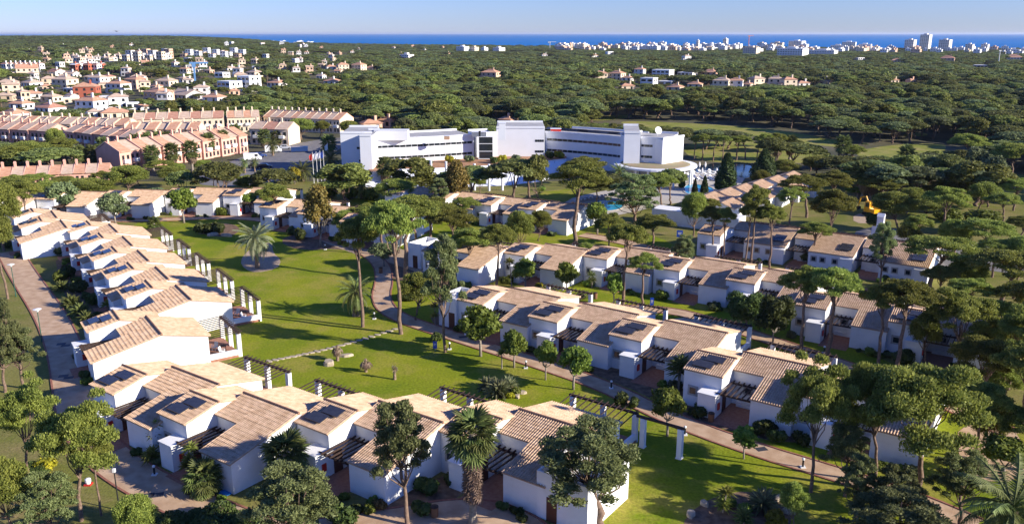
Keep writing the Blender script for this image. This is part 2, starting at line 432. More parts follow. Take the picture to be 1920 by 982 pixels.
# ------------------------------------------------------------------ villas (local x runs along the row, y to the garden side)
def tiles(rects, name='roof_tiles', pitch=0.245, course=0.44, m=None):
    Vs = []; Fs = []; off = 0
    for x0, x1, ya, za, yb, zb in rects:                      # eave (ya, za) up to ridge (yb, zb)
        L = math.hypot(yb - ya, zb - za); nc = max(2, int(L / course)); nr = max(2, int(round((x1 - x0) / pitch)))
        dy, dz = (yb - ya) / L, (zb - za) / L; ny, nz = (-dz, dy) if dy > 0 else (dz, -dy)
        fr = np.array([0, .14, .24, .5, .76, .86]); hh = np.array([-.015, -.015, .045, .09, .045, -.015])
        xs = np.concatenate([x0 + (x1 - x0) * (k + fr) / nr for k in range(nr)] + [[x1]])
        hs = np.concatenate([hh for k in range(nr)] + [[-.015]])
        for j in range(nc):
            for s, lift in ((L * j / nc, 0.035), (L * (j + 1) / nc + 0.02, 0.0)):
                jit = NR.normal(0, 0.006)
                h = hs + lift + jit
                Vs.append(np.stack([xs, ya + dy * s + ny * h, za + dz * s + nz * h], 1))
            n = len(xs); i = np.arange(n - 1)
            q = np.stack([off + i, off + i + 1, off + n + i + 1, off + n + i], 1)
            Fs.append(q if dy > 0 else q[:, ::-1]); off += 2 * n
    return fastmesh(name, np.concatenate(Vs), np.concatenate(Fs), m or TILE)
def roofslab(mb, x0, x1, ya, za, yb, zb, t=0.10):
    mb.prism([(ya, za), (yb, zb), (yb, zb - t), (ya, za - t)], x0, x1)
SL = 0.229
def build_villa(mainw=4.05, wing=True, main=True, flat=False, detail=True, terrace=True, notch=3.3):
    """returns a list of (name, mesh, parent index or None, kind, loc)"""
    T = []
    def add(name, me, par=None, kind=None, loc=(0,0,0)):
        T.append((name, me, par, kind, loc)); return len(T) - 1
    zf, yr, yb = 2.8, 7.2, 12.2
    zr = zf + SL * yr; zb = zr - SL * (yb - yr)
    zn = zf + SL * 4.0
    o = 0.14
    if main:
        b = MB()
        b.prism([(0,0),(yb,0),(yb,zb),(yr,zr),(0,zf)], 0, mainw)
        b.prism([(4.0,0),(yb-.004,0),(yb-.004,zb-.004),(yr,zr-.004),(4.0,zn-.004)], -notch - .05, 0.05)
        add('wall', b.mesh('villa_wall', WHITE))
        r = MB()
        e = 0.03
        roofslab(r, 0.0, mainw + o, -0.22, zf - .22 * SL + .1 + e, yr, zr + .1 + e)
        roofslab(r, -notch - .15, 0.0, 3.8, zf + 3.8 * SL + .1 + e, yr, zr + .1 + e)
        roofslab(r, -notch - .15, mainw + o, yb + .25, zb - .25 * SL + .1 + e, yr, zr + .1 + e)
        ir = add('roof', r.mesh('villa_roof', TILEBASE))
        z1 = .105 + e
        add('roof_tiles', tiles([(-.06, mainw + o + .03, -0.27, zf - .27 * SL + z1, yr, zr + z1),
                                 (-notch - .18, -.06, 3.75, zf + 3.75 * SL + z1, yr, zr + z1),
                                 (-notch - .18, mainw + o + .03, yb + .3, zb - .3 * SL + z1, yr, zr + z1)]), ir, 'stuff')
        add('ridge_cap', MB().tube([(-notch - .2, yr, zr + .2), (mainw + o + .05, yr, zr + .2)], [.13, .13], 8).mesh('ridge_cap', RIDGE), ir)
        # recessed court
        if notch > 1:
            add('court_floor', MB().box(-notch, -.002, -1.6, 4.0, -.02, .05).mesh('court_floor', BRICKFLOOR))
            iw = add('window', MB().box(-2.1, -1.1, 3.93, 4.0, 1.35, 2.25).box(-2.0, -1.2, 3.9, 3.93, 1.45, 2.15).mesh('window_surround', STONE))
            add('pane', MB().box(-1.9, -1.3, 3.88, 3.9, 1.52, 2.08).mesh('pane', GLASS), iw)
            add('bench', MB().box(-2.6, -.01, 3.45, 3.95, .05, .5).mesh('bench', WHITE))
            ip = add('pergola', MB().box(-notch - .35, 0, -.05, .1, 2.42, 2.6).mesh('pergola_beam', WOOD))
            add('beam', MB().box(-notch + .05, 0, 3.35, 3.5, 2.42, 2.6).mesh('pergola_beam2', WOOD), ip)
            if detail:
                rm = MB().box(-.05, .05, -.35, 3.75, 2.6, 2.74).mesh('rafter', WOOD)
                for k in range(6): add('rafter', rm, ip, None, (-notch + .3 + k * .54, 0, 0))
            else:
                q = MB()
                for k in range(6): q.box(-notch + .25 + k * .54, -notch + .35 + k * .54, -.35, 3.75, 2.6, 2.74)
                add('rafter', q.mesh('rafters', WOOD), ip, 'stuff')
    if wing:
        wx0, wx1 = -7.35, -notch + 0.0
        wf, wr, wb = .9, 4.25, 9.0
        zwf = 3.92; zwr = zwf + SL * (wr - wf); zwb = zwr - SL * (wb - wr)
        add('wing_wall', MB().prism([(wf,0),(wb,0),(wb,zwb),(wr,zwr),(wf,zwf)], wx0, wx1).mesh('wing_wall', WHITE))
        r = MB()
        roofslab(r, wx0 - .08, wx1 + .12, wf - .22, zwf - .22 * SL + .13, wr, zwr + .13)
        roofslab(r, wx0 - .08, wx1 + .12, wb, zwb + .13, wr, zwr + .13)
        ir = add('wing_roof', r.mesh('wing_roof', TILEBASE))
        add('roof_tiles', tiles([(wx0 - .11, wx1 + .15, wf - .27, zwf - .27 * SL + .135, wr, zwr + .135),
                                 (wx0 - .11, wx1 + .15, wb, zwb + .135, wr, zwr + .135)]), ir, 'stuff')
        add('ridge_cap', MB().tube([(wx0 - .12, wr, zwr + .2), (wx1 + .17, wr, zwr + .2)], [.12, .12], 8).mesh('ridge_cap', RIDGE), ir)
        # front window, entrance block, hose box, door
        iw = add('window', MB().box(-6.85, -5.75, wf - .06, wf, 1.25, 2.35).box(-6.72, -5.88, wf - .09, wf - .06, 1.38, 2.22).mesh('window_surround', STONE))
        add('pane', MB().box(-6.62, -5.98, wf - .11, wf - .09, 1.48, 2.12).mesh('pane', GLASS), iw)
        ib = add('entrance_block', MB().box(-5.1, -notch + .04, -.75, wf + .1, 0, 2.45).mesh('entrance_block', WHITE))
        add('cap', MB().box(-5.18, -notch + .12, -.83, wf - .002, 2.45, 2.55).mesh('cap', WHITE), ib)
        add('door', MB().box(wx1, wx1 + .04, 1.3, 2.3, 0.05, 2.1).mesh('door', DOOR))
        add('hose_box', MB().box(-notch + .04, -notch + .16, -.1, .35, .8, 1.5).mesh('hose_box', RED))
    px, py = (-5.35, 2.45) if wing else (mainw - 1.6, 2.4)
    if wing or flat:
        zz = (3.92 + SL * (py - .9) if wing else zf + SL * py) + .36
        pm = MB().prism([(-.55,-.55*SL),(.55,.55*SL),(.55,.55*SL+.07),(-.55,-.55*SL+.07)], -.98, .98)
        me = pm.mesh('solar_panel', PANEL)
        rk = MB()
        for sx in (-.8, .8): rk.box(sx-.03, sx+.03, -.4, -.34, -.32, -.05).box(sx-.03, sx+.03, .34, .4, -.25, .1)
        rkm = rk.mesh('rack', ALU)
        for dx, dyy in ((-.55, -.62), (.55, .62)) if not flat else ((-.0, -.6), (0, .6)):
            i = add('solar_panel', me, None, None, (px + dx * .7, py + dyy, zz + dyy * SL))
            add('rack', rkm, i)
    if flat:
        ib = add('entrance_block', MB().box(mainw - 1.75, mainw + .1, -.75, .1, 0, 2.45).mesh('entrance_block', WHITE))
        add('cap', MB().box(mainw - 1.83, mainw + .18, -.83, 0, 2.45, 2.55).mesh('cap', WHITE), ib)
        wm = MB().box(-.5, .5, -.06, 0, 1.2, 2.2).box(-.4, .4, -.09, -.06, 1.3, 2.1).mesh('window_surround', STONE)
        gm = MB().box(-.3, .3, -.11, -.09, 1.4, 2.0).mesh('pane', GLASS)
        for x in (.9, 2.3, 4.2):
            i = add('window', wm, None, None, (x, 0, 0)); add('pane', gm, i)
    if terrace and main:
        fl = MB().box(-notch, mainw, yb, 15.7, 0, .32)
        it = add('terrace', fl.mesh('terrace_floor', BRICKFLOOR))
        add('low_wall', MB().box(mainw - .3, mainw - .02, yb + .05, 15.5, .1, .95).mesh('low_wall', WHITE), it)
        add('glass_door', MB().box(-.6, 2.6, yb, yb + .05, .32, 2.4).mesh('glass_door', GLASS), it)
        cm = MB().box(-.23, .23, -.23, .23, 0, 2.85).mesh('column', WHITE)
        for x in (mainw - .23, .4, -3.0): add('column', cm, it, None, (x, 15.7, 0))
        ip = add('terrace_pergola', MB().box(-notch - .1, mainw + .05, 15.58, 15.82, 2.85, 3.05).mesh('terrace_beam', WOOD))
        if detail:
            rm = MB().prism([(yb + .02, 2.78), (16.15, 3.05), (16.15, 3.15), (yb + .02, 2.88)], -.035, .035).mesh('terrace_rafter', WOOD)
            for k in range(12): add('rafter', rm, ip, None, (-notch + .2 + k * (mainw + notch - .4) / 11, 0, 0))
        else:
            q = MB()
            for k in range(12):
                x = -notch + .2 + k * (mainw + notch - .4) / 11
                q.prism([(yb + .02, 2.78), (16.15, 3.05), (16.15, 3.15), (yb + .02, 2.88)], x - .035, x + .035)
            add('rafter', q.mesh('terrace_rafters', WOOD), ip, 'stuff')
    return T
def place(T, name, label, cat, loc, rz, group=None):
    root = thing(name, label, cat, loc, rz, group)
    made = []
    for nm, me, par, kind, l in T:
        made.append(obj(nm, me, root if par is None else made[par], l, kind=kind))
    return root
VN = build_villa(); VF = build_villa(detail=False); VE = build_villa(mainw=6.9, wing=False, flat=True, detail=False)
VW = build_villa(main=False)
VILLAS = []
def villa(T, Rx, Ry, ang, label, group, ref='ridge', mw=4.05):
    d = Vector((math.cos(R(ang)), math.sin(R(ang)))); n = Vector((-d.y, d.x))
    if ref == 'ridge': p = Vector((Rx, Ry)) - d * mw - n * 7.2
    else: p = Vector((Rx, Ry)) - d * (mw + .1) + n * .2
    VILLAS.append((p, d, n))
    return place(T, 'villa', label, 'villa', (p.x, p.y, 0), R(ang), group), p, d, n
GA, GB, GC, GD, GE, GF, GG = ('villas stepping down beside the driveway', 'villas with their backs to the lawn along the entrance drive', 'villas along the path below the lawn', 'villas behind the path row', 'villas by the tarmac yard', 'villas below the hotel wall', 'villas under the pink townhouses')
A = [(-82.9, 149.3), (-76.94, 141.2), (-66.68, 137.9), (-60.1, 128.58), (-53.65, 119.35), (-46.99, 109.88), (-40.54, 100.76), (-39.18, 88.12)]
ARES = []
for i, (x, y) in enumerate(A):
    ARES.append(villa(VN, x, y, -55.1, f'white villa, {ORD[i]} in the stepped driveway row counted from the flat service block', GA))
B = [(-28.14, 74.3), (-18.97, 68.0), (-6.07, 66.16), (6.76, 64.46)]
BL = ['at the driveway bend beside the stepping stones', 'with a bare gable above the blue cover', 'behind the sparse pine and the reddish round shrub', 'ending the row beside the big pine']
BRES = [villa(VN, x, y, -35.5, f'white tiled villa with lawn pergola, {BL[i]}', GB) for i, (x, y) in enumerate(B)]
CC = [(1.83, 95.36), (10.84, 88.7), (19.9, 82.4), (26.45, 72.35), (35.6, 66.0)]
CRES = [villa(VN, x, y, -35, f'white villa, {ORD[i]} along the lawn path from the block with air conditioners', GC, 'eave') for i, (x, y) in enumerate(CC)]
DD = [(-5.11, 120.61), (7.6, 119.48), (20.0, 117.4), (29.78, 111.03), (38.8, 104.6), (44.56, 93.68), (53.9, 87.2)]
for i, (x, y) in enumerate(DD):
    villa(VN if i < 6 else VF, x, y, -33.5, f'white villa, {ORD[i]} of the staggered row behind the lawn path villas', GD, 'eave')
EE = [(45.18, 134.34), (54.01, 128.01), (62.9, 121.7)]
for i, (x, y) in enumerate(EE):
    villa(VE, x, y, -34, f'long low white villa under slender pines, {ORD[i]} from the pool path end of its row', GE, 'eave', 6.9)
pw = site(1350, 447, 3.6)
d = Vector((math.cos(R(-34)), math.sin(R(-34)))); n = Vector((-d.y, d.x))
p = Vector((pw.x, pw.y)) + d * 3.3 - n * .7
place(VW, 'villa', 'small single-room white villa with solar panels beside the blue path sign', 'villa', (p.x, p.y, 0), R(-34))
for i, (x, y) in enumerate([(-18.2, 170.6), (-8.0, 165.0), (1.59, 159.01), (10.34, 154.32)]):
    villa(VF, x, y, -32, f'white villa below the hotel terrace wall, {ORD[i]} counting towards the round pool', GF, 'eave')
for i, (x, y) in enumerate([(-99.5, 166.2), (-87.24, 167.48), (-74.8, 169.34), (-62.48, 171.92), (-50.0, 171.5)]):
    villa(VF, x, y, -9.5, f'white villa with bright gable wall under the car park trees, {ORD[i]} from the woodland end', GG, 'eave')
for i, (px, py) in enumerate([(575, 410), (652, 424), (738, 440)]):
    q = site(px, py, 2.7)
    villa(VF, q.x, q.y, -20, ['white villa behind the big date palm with autumn tree at its front', 'white villa hidden behind the tall pine by the curved lawn path', 'white villa behind the dense pine clump by the bare shrub'][i], 'villas at the head of the lawn', 'eave')

def service_block(res, x0, x1, y0, y1, h, label, ac=0, door=None, sunk=.9):
    _, p, d, n = res
    ang = math.atan2(d.y, d.x)
    root = thing('service_block', label, 'building', (p.x, p.y, 0), ang)
    b = MB(); t = .22
    b.box(x0, x1, y0, y1, 0, h - sunk)
    obj('wall', b.mesh('block', WHITE), root)
    q = MB()
    q.box(x0, x1, y0, y0 + t, h - sunk, h).box(x0, x1, y1 - t, y1, h - sunk, h).box(x0, x0 + t, y0 + t, y1 - t, h - sunk, h).box(x1 - t, x1, y0 + t, y1 - t, h - sunk, h)
    obj('parapet', q.mesh('parapet', WHITE), root)
    if door: obj('door', MB().box(door, door + .95, y0 - .04, y0, 0, 2.1).mesh('door', DOOR), root)
    for k in range(ac):
        u = MB().box(-.45, .45, -.4, .4, 0, .8)
        um = u.mesh('ac_case', WHITE)
        fx = MB().lathe([(.3, .8), (.3, .84)], 12).mesh('fan_grille', STONE)
        lx = d * (x0 + .8 + (k % 2) * 1.1) + n * (y0 + .9 + (k // 2) * 1.2)
        r2 = thing('air_conditioner', 'white air conditioner box on the flat roof at the head of the lawn path', 'air conditioner', (p.x + lx.x, p.y + lx.y, h - sunk), ang, 'roof air conditioners')
        obj('case', um, r2); obj('fan_grille', fx, r2)
service_block(CRES[0], -10.3, -7.36, .5, 5.2, 4.1, 'flat white service block with air conditioners and black door by tall bare trunk', 4, -8.6)
service_block(ARES[0], -10.6, -7.36, .6, 6.0, 4.0, 'flat white service block topping the stepped driveway row beside dark pines', 0)
service_block(BRES[3], 3.35, 8.0, -.12, 6.5, 4.1, 'white corner block with sunken roof terrace and brown door behind the big pine', 0, 4.3, 1.0)
pD = site(766, 500)
service_block((None, Vector((pD.x, pD.y)), Vector((math.cos(R(-33)), math.sin(R(-33)))), Vector((-math.sin(R(-33)), math.cos(R(-33))))), 0, 2.6, 0, 5, 4.1, 'flat white service block beside the pine clump at the path head', 0, 1.0)
# detached terrace columns at the open end of the entrance row
_, p, d, n = BRES[3]
for k, (u, v, h) in enumerate([(4.9, 15.2, 2.9), (8.6, 15.2, 2.9)]):
    q = p + d * u + n * v
    obj('garden_column', MB().box(-.23, .23, -.23, .23, 0, h).box(-.28, .28, -.28, .28, 0, .12).mesh('garden_column', WHITE), None, (q.x, q.y, 0), R(-35.5), label=['white square column under the dark beam beside the big pine', 'white square column at the free end of the dark beam'][k], cat='column')
q = p + d * 6.6 + n * 15.2
obj('garden_beam', MB().box(-2.4, 2.3, -.12, .12, 2.9, 3.1).mesh('garden_beam', WOOD), None, (q.x, q.y, 0), R(-35.5), label='dark timber beam spanning two white columns at the lawn edge', cat='beam')
# chimney of the yard villa
q = site(1645, 470)
o = thing('chimney', 'tall white chimney with peaked cap rising by the yard villa roof', 'chimney', (q.x, q.y, 0), R(-34))
obj('stack', MB().box(-.55, .55, -.55, .55, 0, 6.2).mesh('stack', WHITE), o)
obj('cap', MB().prism([(-.62, 6.2), (.62, 6.2), (0, 6.75)], -.62, .62).mesh('cap', WHITE), o)
obj('foot', MB().prism([(-.9, 0), (.9, 0), (.9, 4.0), (-.9, 4.5)], -1.2, 1.2).mesh('foot', WHITE), o)

# ------------------------------------------------------------------ garden chairs and tables on terraces
def chair_mesh():
    b = MB()
    b.box(-.25, .25, -.25, .25, .40, .45)
    b.prism([(.22, .45), (.27, .45), (.36, .98), (.31, .98)], -.25, .25)
    return b.mesh('chair_seat', WHITE)
CH = chair_mesh()
CL = MB().box(-.025, .025, -.025, .025, 0, .4).mesh('chair_leg', WHITE)
CA = MB().box(-.02, .02, -.25, .25, .62, .66).box(-.02, .02, -.25, -.2, .42, .62).mesh('chair_arm', WHITE)
TT = MB().box(-.4, .4, -.4, .4, .70, .74).mesh('table_top', WOOD)
TL = MB().box(-.03, .03, -.03, .03, 0, .7).mesh('table_leg', WOOD)
def chair(x, y, rz, z, label, group=None):
    r = thing('garden_chair', label, 'chair', (x, y, z), rz, group)
    obj('seat', CH, r)
    for a in (-.22, .22):
        for b in (-.22, .22): obj('leg', CL, r, (a, b, 0))
        obj('arm', CA, r, (a * 1.15, 0, 0))
def table(x, y, rz, z, label, group=None):
    r = thing('garden_table', label, 'table', (x, y, z), rz, group)
    obj('table_top', TT, r)
    for a in (-.34, .34):
        for b in (-.34, .34): obj('leg', TL, r, (a, b, 0))
for i, res in enumerate(ARES):
    if i < 4: continue
    _, p, d, n = res
    for u, v, t in ((2.9, 13.9, 2.4), (1.0, 13.6, .6)):
        q = p + d * u + n * v
        chair(q.x, q.y, math.atan2(d.y, d.x) + t, .32, f'white garden chair on the terrace of the {ORD[i]} villa in the stepped driveway row', 'terrace chairs')
    q = p + d * 1.9 + n * 14.2
    table(q.x, q.y, math.atan2(d.y, d.x), .32, f'dark square table on the terrace of the {ORD[i]} villa in the driveway row')

# ------------------------------------------------------------------ hotel
HW = mat('hotel_white', (0.74, 0.75, 0.78), 0.8, (0.70, 0.71, 0.73), 0.3)
ROOFG = mat('flat_roof_grey', (0.34, 0.33, 0.32), 0.9, (0.44, 0.43, 0.41), 0.4)
LOUVRE = mat('red_louvre', (0.18, 0.05, 0.03), 0.7)
def xy(px, py, z=3.0): q = site(px, py, z); return Vector((q.x, q.y))
hotel = thing('hotel', 'long curved white hotel with dark window strips on the ochre terrace', 'hotel')
def facade(a, b, zt, depth, strips, name='wall', nseg=1, bulge=0.0, roof=True, z0=0.0, back=None):
    """a wall block between front points a and b with strip windows, running back by depth"""
    pts = []
    t = (b - a); nrm = Vector((-t.y, t.x)).normalized()
    if nrm.y < 0: nrm = -nrm
    for i in range(nseg + 1):
        s = i / nseg; pts.append(a + t * s - nrm * bulge * 4 * s * (1 - s))
    bk = [p + nrm * depth for p in reversed(pts)]
    m = MB(); m.slab([(p.x, p.y) for p in pts + bk], z0, zt)
    o = obj(name, m.mesh('hotel_' + name, HW), hotel)
    # roof deck inside a parapet
    q = MB()
    for L in (pts, bk):
        for p0, p1 in zip(L, L[1:]):
            e = (p1 - p0).normalized(); k = Vector((-e.y, e.x)) * .15
            q.slab([(p0.x - k.x, p0.y - k.y), (p1.x - k.x, p1.y - k.y), (p1.x + k.x, p1.y + k.y), (p0.x + k.x, p0.y + k.y)], zt, zt + .55)
    obj('parapet', q.mesh('parapet', HW), o)
    if roof:
        c = sum(pts + bk, Vector((0, 0))) / len(pts + bk)
        q = MB(); q.slab([((p - c).x * .985 + c.x, (p - c).y * .985 + c.y) for p in pts + bk], zt + .01, zt + .05)
        obj('roof', q.mesh('hotel_roof', ROOFG), o)
    for (za, zb, s0, s1) in strips:
        n = max(4, int((b - a).length * (s1 - s0) / 1.6))
        for i in range(n):
            def at(s): return a + t * s - nrm * bulge * 4 * s * (1 - s)
            sa = s0 + (s1 - s0) * (i + .04) / n; sb = s0 + (s1 - s0) * (i + .96) / n
            # chord of the segment it lies on
            def onface(s):
                j = min(nseg - 1, int(s * nseg)); f = s * nseg - j
                return pts[j] * (1 - f) + pts[j + 1] * f
            p0, p1 = onface(sa), onface(sb)
            k = nrm * -.05
            obj('window', MB().add([(p0.x + k.x, p0.y + k.y, za), (p1.x + k.x, p1.y + k.y, za), (p1.x + k.x, p1.y + k.y, zb), (p0.x + k.x, p0.y + k.y, zb),
                                    (p0.x - k.x, p0.y - k.y, za), (p1.x - k.x, p1.y - k.y, za), (p1.x - k.x, p1.y - k.y, zb), (p0.x - k.x, p0.y - k.y, zb)],
                                   [(0,1,2,3),(0,4,5,1),(3,2,6,7),(0,3,7,4),(1,5,6,2)]).mesh('window', GLASS), o)
        # projecting sill below the strip
    return o
ST = [(4.1, 4.75, .02, .98), (7.15, 7.8, .02, .98)]
tl = xy(641, 311); tr = Vector((tl.x + 8.3, tl.y + .3))
facade(tl, tr, 11.5, 16, [(4.0, 4.6, .55, .98), (7.4, 8.0, .5, .98)], 'tower')
f0 = xy(677, 317.6); f1 = f0 + Vector((3.0, 0))
facade(f0, f1, 11.55, 14, [], 'fin_tower', roof=True)
facade(xy(702, 307), xy(889, 296), 9.2, 15, ST, 'wing', nseg=10, bulge=.9)
facade(xy(890, 297) + Vector((.6, 1.5)), xy(931, 295) + Vector((0, 1.5)), 9.6, 8, [], 'stair_tower')
facade(xy(931, 293.4), xy(1021, 293.4), 11.0, 16, [(4.1, 4.75, .8, .985), (7.15, 7.8, .8, .985)], 'central_block')
facade(xy(1022, 290), xy(1169, 304), 9.3, 15, ST, 'wing', nseg=10, bulge=-1.1)
facade(xy(1169, 306, 5), xy(1199, 306.5, 5), 12.6, 18, [], 'tower')
facade(xy(1200, 304, 5), xy(1241, 306.8, 5), 11.0, 14, [(6.2, 6.8, .03, .55), (9.0, 9.6, .03, .55)], 'link')
rb = facade(xy(1241, 307.8, 5), xy(1280, 301.6, 5), 11.2, 14, [], 'end_block')
# glazed stair in front of the stair tower
g0, g1 = xy(898, 298), xy(924, 297)
q = MB()
for i in range(6):
    s = i / 5; p = g0 + (g1 - g0) * s
    q.box(p.x - .09, p.x + .09, p.y - 1.1, p.y - .9, 3, 9.3)
for z in (3.1, 5.2, 7.3, 9.2): q.box(g0.x - .1, g1.x + .1, min(g0.y, g1.y) - 1.12, min(g0.y, g1.y) - .95, z, z + .15)
st = obj('stair_glazing', MB().box(g0.x, g1.x, g0.y - .95, g0.y + .6, 3, 9.25).mesh('stair_glass', GLASS), hotel)
obj('mullion', q.mesh('mullion', HW), st, kind='stuff')
# end-block louvres on the sunny side
e0 = xy(1280, 301.6, 5); dv = (xy(1280, 301.6, 5) - xy(1241, 307.8, 5)).normalized(); nv = Vector((-dv.y, dv.x))
for k in range(2):
    a = e0 + nv * .4 + dv * .03; b = e0 + nv * 7 + dv * .03
    obj('louvre', MB().add([(a.x, a.y, 5.2 + 3.0 * k), (b.x, b.y, 5.2 + 3.0 * k), (b.x, b.y, 7.7 + 3.0 * k), (a.x, a.y, 7.7 + 3.0 * k),
        (a.x+dv.x*.1, a.y+dv.y*.1, 5.2 + 3.0 * k), (b.x+dv.x*.1, b.y+dv.y*.1, 5.2 + 3.0 * k), (b.x+dv.x*.1, b.y+dv.y*.1, 7.7 + 3.0 * k), (a.x+dv.x*.1, a.y+dv.y*.1, 7.7 + 3.0 * k)],
        [(0,1,2,3),(4,5,6,7),(0,1,5,4),(1,2,6,5),(2,3,7,6),(3,0,4,7)]).mesh('louvre', LOUVRE), rb)
# roof-top things
for k, (px, py, w_, d_, h_, m, lb) in enumerate([(942, 262, 1.6, 1.6, 4.2, HW, 'white square lift shaft standing on the hotel central roof'),
        (735, 262, 9, 3.5, 2.6, HW, 'white plant room on the hotel left wing roof beside the tower'),
        (838, 262, 1.5, 1.2, 1.0, TILEBASE, 'beige vent box on the hotel left wing roof'),
        (893, 256, 2.4, 1.6, 1.3, ALU, 'grey chiller unit on the hotel roof by the glazed stair'),
        (905, 256, 2.0, 1.6, 1.3, ALU, 'grey chiller unit on the hotel roof against the central block'),
        (1042, 248, 3, 2, 1.0, RED, 'red and white plant box on the hotel right wing roof')]):
    zr = 11.05 if k == 0 else 9.25
    q = site(px, py, zr)
    o = thing('roof_unit', lb, 'roof unit', (q.x, q.y, zr), 0.0)
    obj('case', MB().box(-w_/2, w_/2, -d_/2, d_/2, 0, h_).mesh('case', m), o)
    obj('lid', MB().box(-w_/2 - .08, w_/2 + .08, -d_/2 - .08, d_/2 + .08, h_, h_ + .1).mesh('lid', HW), o)
spm = MB().prism([(-.8, .1), (.8, .55), (.8, .62), (-.8, .17)], -4.0, 4.0).mesh('collector', PANEL)
spl = MB().box(-3.8, -3.7, .6, .7, 0, .5).box(3.7, 3.8, .6, .7, 0, .5).mesh('stand', ALU)
a, b = xy(1030, 290.8), xy(1160, 303)
for k in range(7):
    p = a + (b - a) * (k + .5) / 7 + Vector((1.5, 8.5))
    r_ = thing('solar_array', 'dark solar array strip on the hotel right wing roof', 'solar panel', (p.x, p.y, 9.36), math.atan2((b - a).y, (b - a).x), 'hotel roof solar arrays')
    obj('collector', spm, r_); obj('stand', spl, r_)
q = xy(1229, 262, 10); dsh = thing('satellite_dish', 'white satellite dish on the hotel roof beside the end block', 'dish', (q.x, site(1229, 303, 5).y + 3, 11.05))
obj('mast', MB().tube([(0,0,0),(0,0,1.2)], [.08,.08], 6).mesh('mast', ALU), dsh)
obj('reflector', MB().tube([(0,-.1,1.5),(.1,-.35,1.6),(.2,-.6,1.7)], [.15,.7,1.0], 14).mesh('reflector', WHITE), dsh)
# round canopy
cc = site(1234, 311, 4.9); cr = 10.6
can = thing('round_canopy', 'wide round white canopy on slim columns before the hotel end block', 'canopy', (cc.x, cc.y + 4.5, 0))
obj('rim', MB().lathe([(cr - .6, 4.2), (cr, 4.3), (cr, 4.75), (cr - .5, 4.8), (cr-1.6, 4.82)], 48).mesh('rim', HW), can)
obj('roof', MB().lathe([(cr - 1.7, 4.83), (cr - 2.2, 4.95), (2, 4.98)], 40).mesh('canopy_roof', mat('canopy_soil', (0.34, 0.25, 0.15), 0.95, (0.3, 0.27, 0.14), 0.4)), can)
cm = MB().tube([(0,0,0),(0,0,4.25)], [.28,.28], 10).mesh('column', HW)
for k in range(9):
    t = R(190 + k * 20); obj('column', cm, can, ((cr - 1.2) * math.cos(t), (cr - 1.2) * math.sin(t), 0))
obj('bar_wall', MB().box(-6, 5, 3, 3.3, 0, 4.2).mesh('bar_wall', GLASS), can)
# podium with ochre planting terrace
pod = thing('hotel_podium', 'white raised terrace wall with ochre planting beds before the hotel', 'terrace')
fr = [xy(686, 326), xy(760, 319.5), xy(850, 316.5), xy(950, 311), xy(1010, 306), xy(1062, 300)]
bk = [xy(1062, 292), xy(1021, 290), xy(930, 292), xy(889, 294), xy(702, 305)]
ft = [Vector((p.x, p.y - o)) for p, o in zip(fr, (2, 7, 11, 13, 12, 4))]
m = MB(); m.slab([(p.x, p.y) for p in fr + bk], 0, 2.96)
obj('base', m.mesh('podium_base', HW), pod)
inn = [p + Vector((0, .5)) for p in fr]
m = MB(); m.slab([(p.x, p.y) for p in inn + bk], 2.96, 3.0)
obj('planting_soil', m.mesh('planting_soil', OCHRE), pod)
sl = MB()
for i in range(len(fr) - 1):
    sl.add([(ft[i].x, ft[i].y, 0), (ft[i+1].x, ft[i+1].y, 0), (fr[i+1].x, fr[i+1].y, 3.05), (fr[i].x, fr[i].y, 3.05)], [(0,1,2,3)])
obj('sloped_wall', sl.mesh('sloped_wall', HW), pod)
seam = MB()
for i in range(1, 15):
    s = i / 15 * (len(fr) - 1); j = int(s); f = s - j
    a = ft[j].lerp(ft[j+1], f); b = fr[j].lerp(fr[j+1], min(1, f + .25))
    seam.tube([(a.x, a.y - .03, .04), (b.x, b.y - .03, 3.09)], [.05, .05], 5)
obj('seam', seam.mesh('seam', mat('dark_seam', (0.12, 0.13, 0.16))), pod, kind='stuff')
ed = MB()
for a, b in zip(fr, fr[1:]): ed.slab([(a.x, a.y-.15), (b.x, b.y-.15), (b.x, b.y+.2), (a.x, a.y+.2)], 2.9, 3.35)
obj('coping', ed.mesh('coping', HW), pod)
pm_ = MB().tube([(0,0,0),(0,0,6.4)], [.3,.3], 10).mesh('post_shaft', HW)
pc_ = MB().lathe([(.36, 6.4), (.36, 6.5), (.1, 6.6)], 10).mesh('post_cap', HW)
for x, y in [(752, 345), (782, 347), (809, 350), (837, 352), (890, 357), (917, 358), (942, 357), (966, 351)]:
    p = site(x, y); o = thing('white_post', 'tall slim white post standing before the hotel terrace wall', 'post', p, 0, 'posts before the hotel wall')
    obj('shaft', pm_, o); obj('cap', pc_, o)

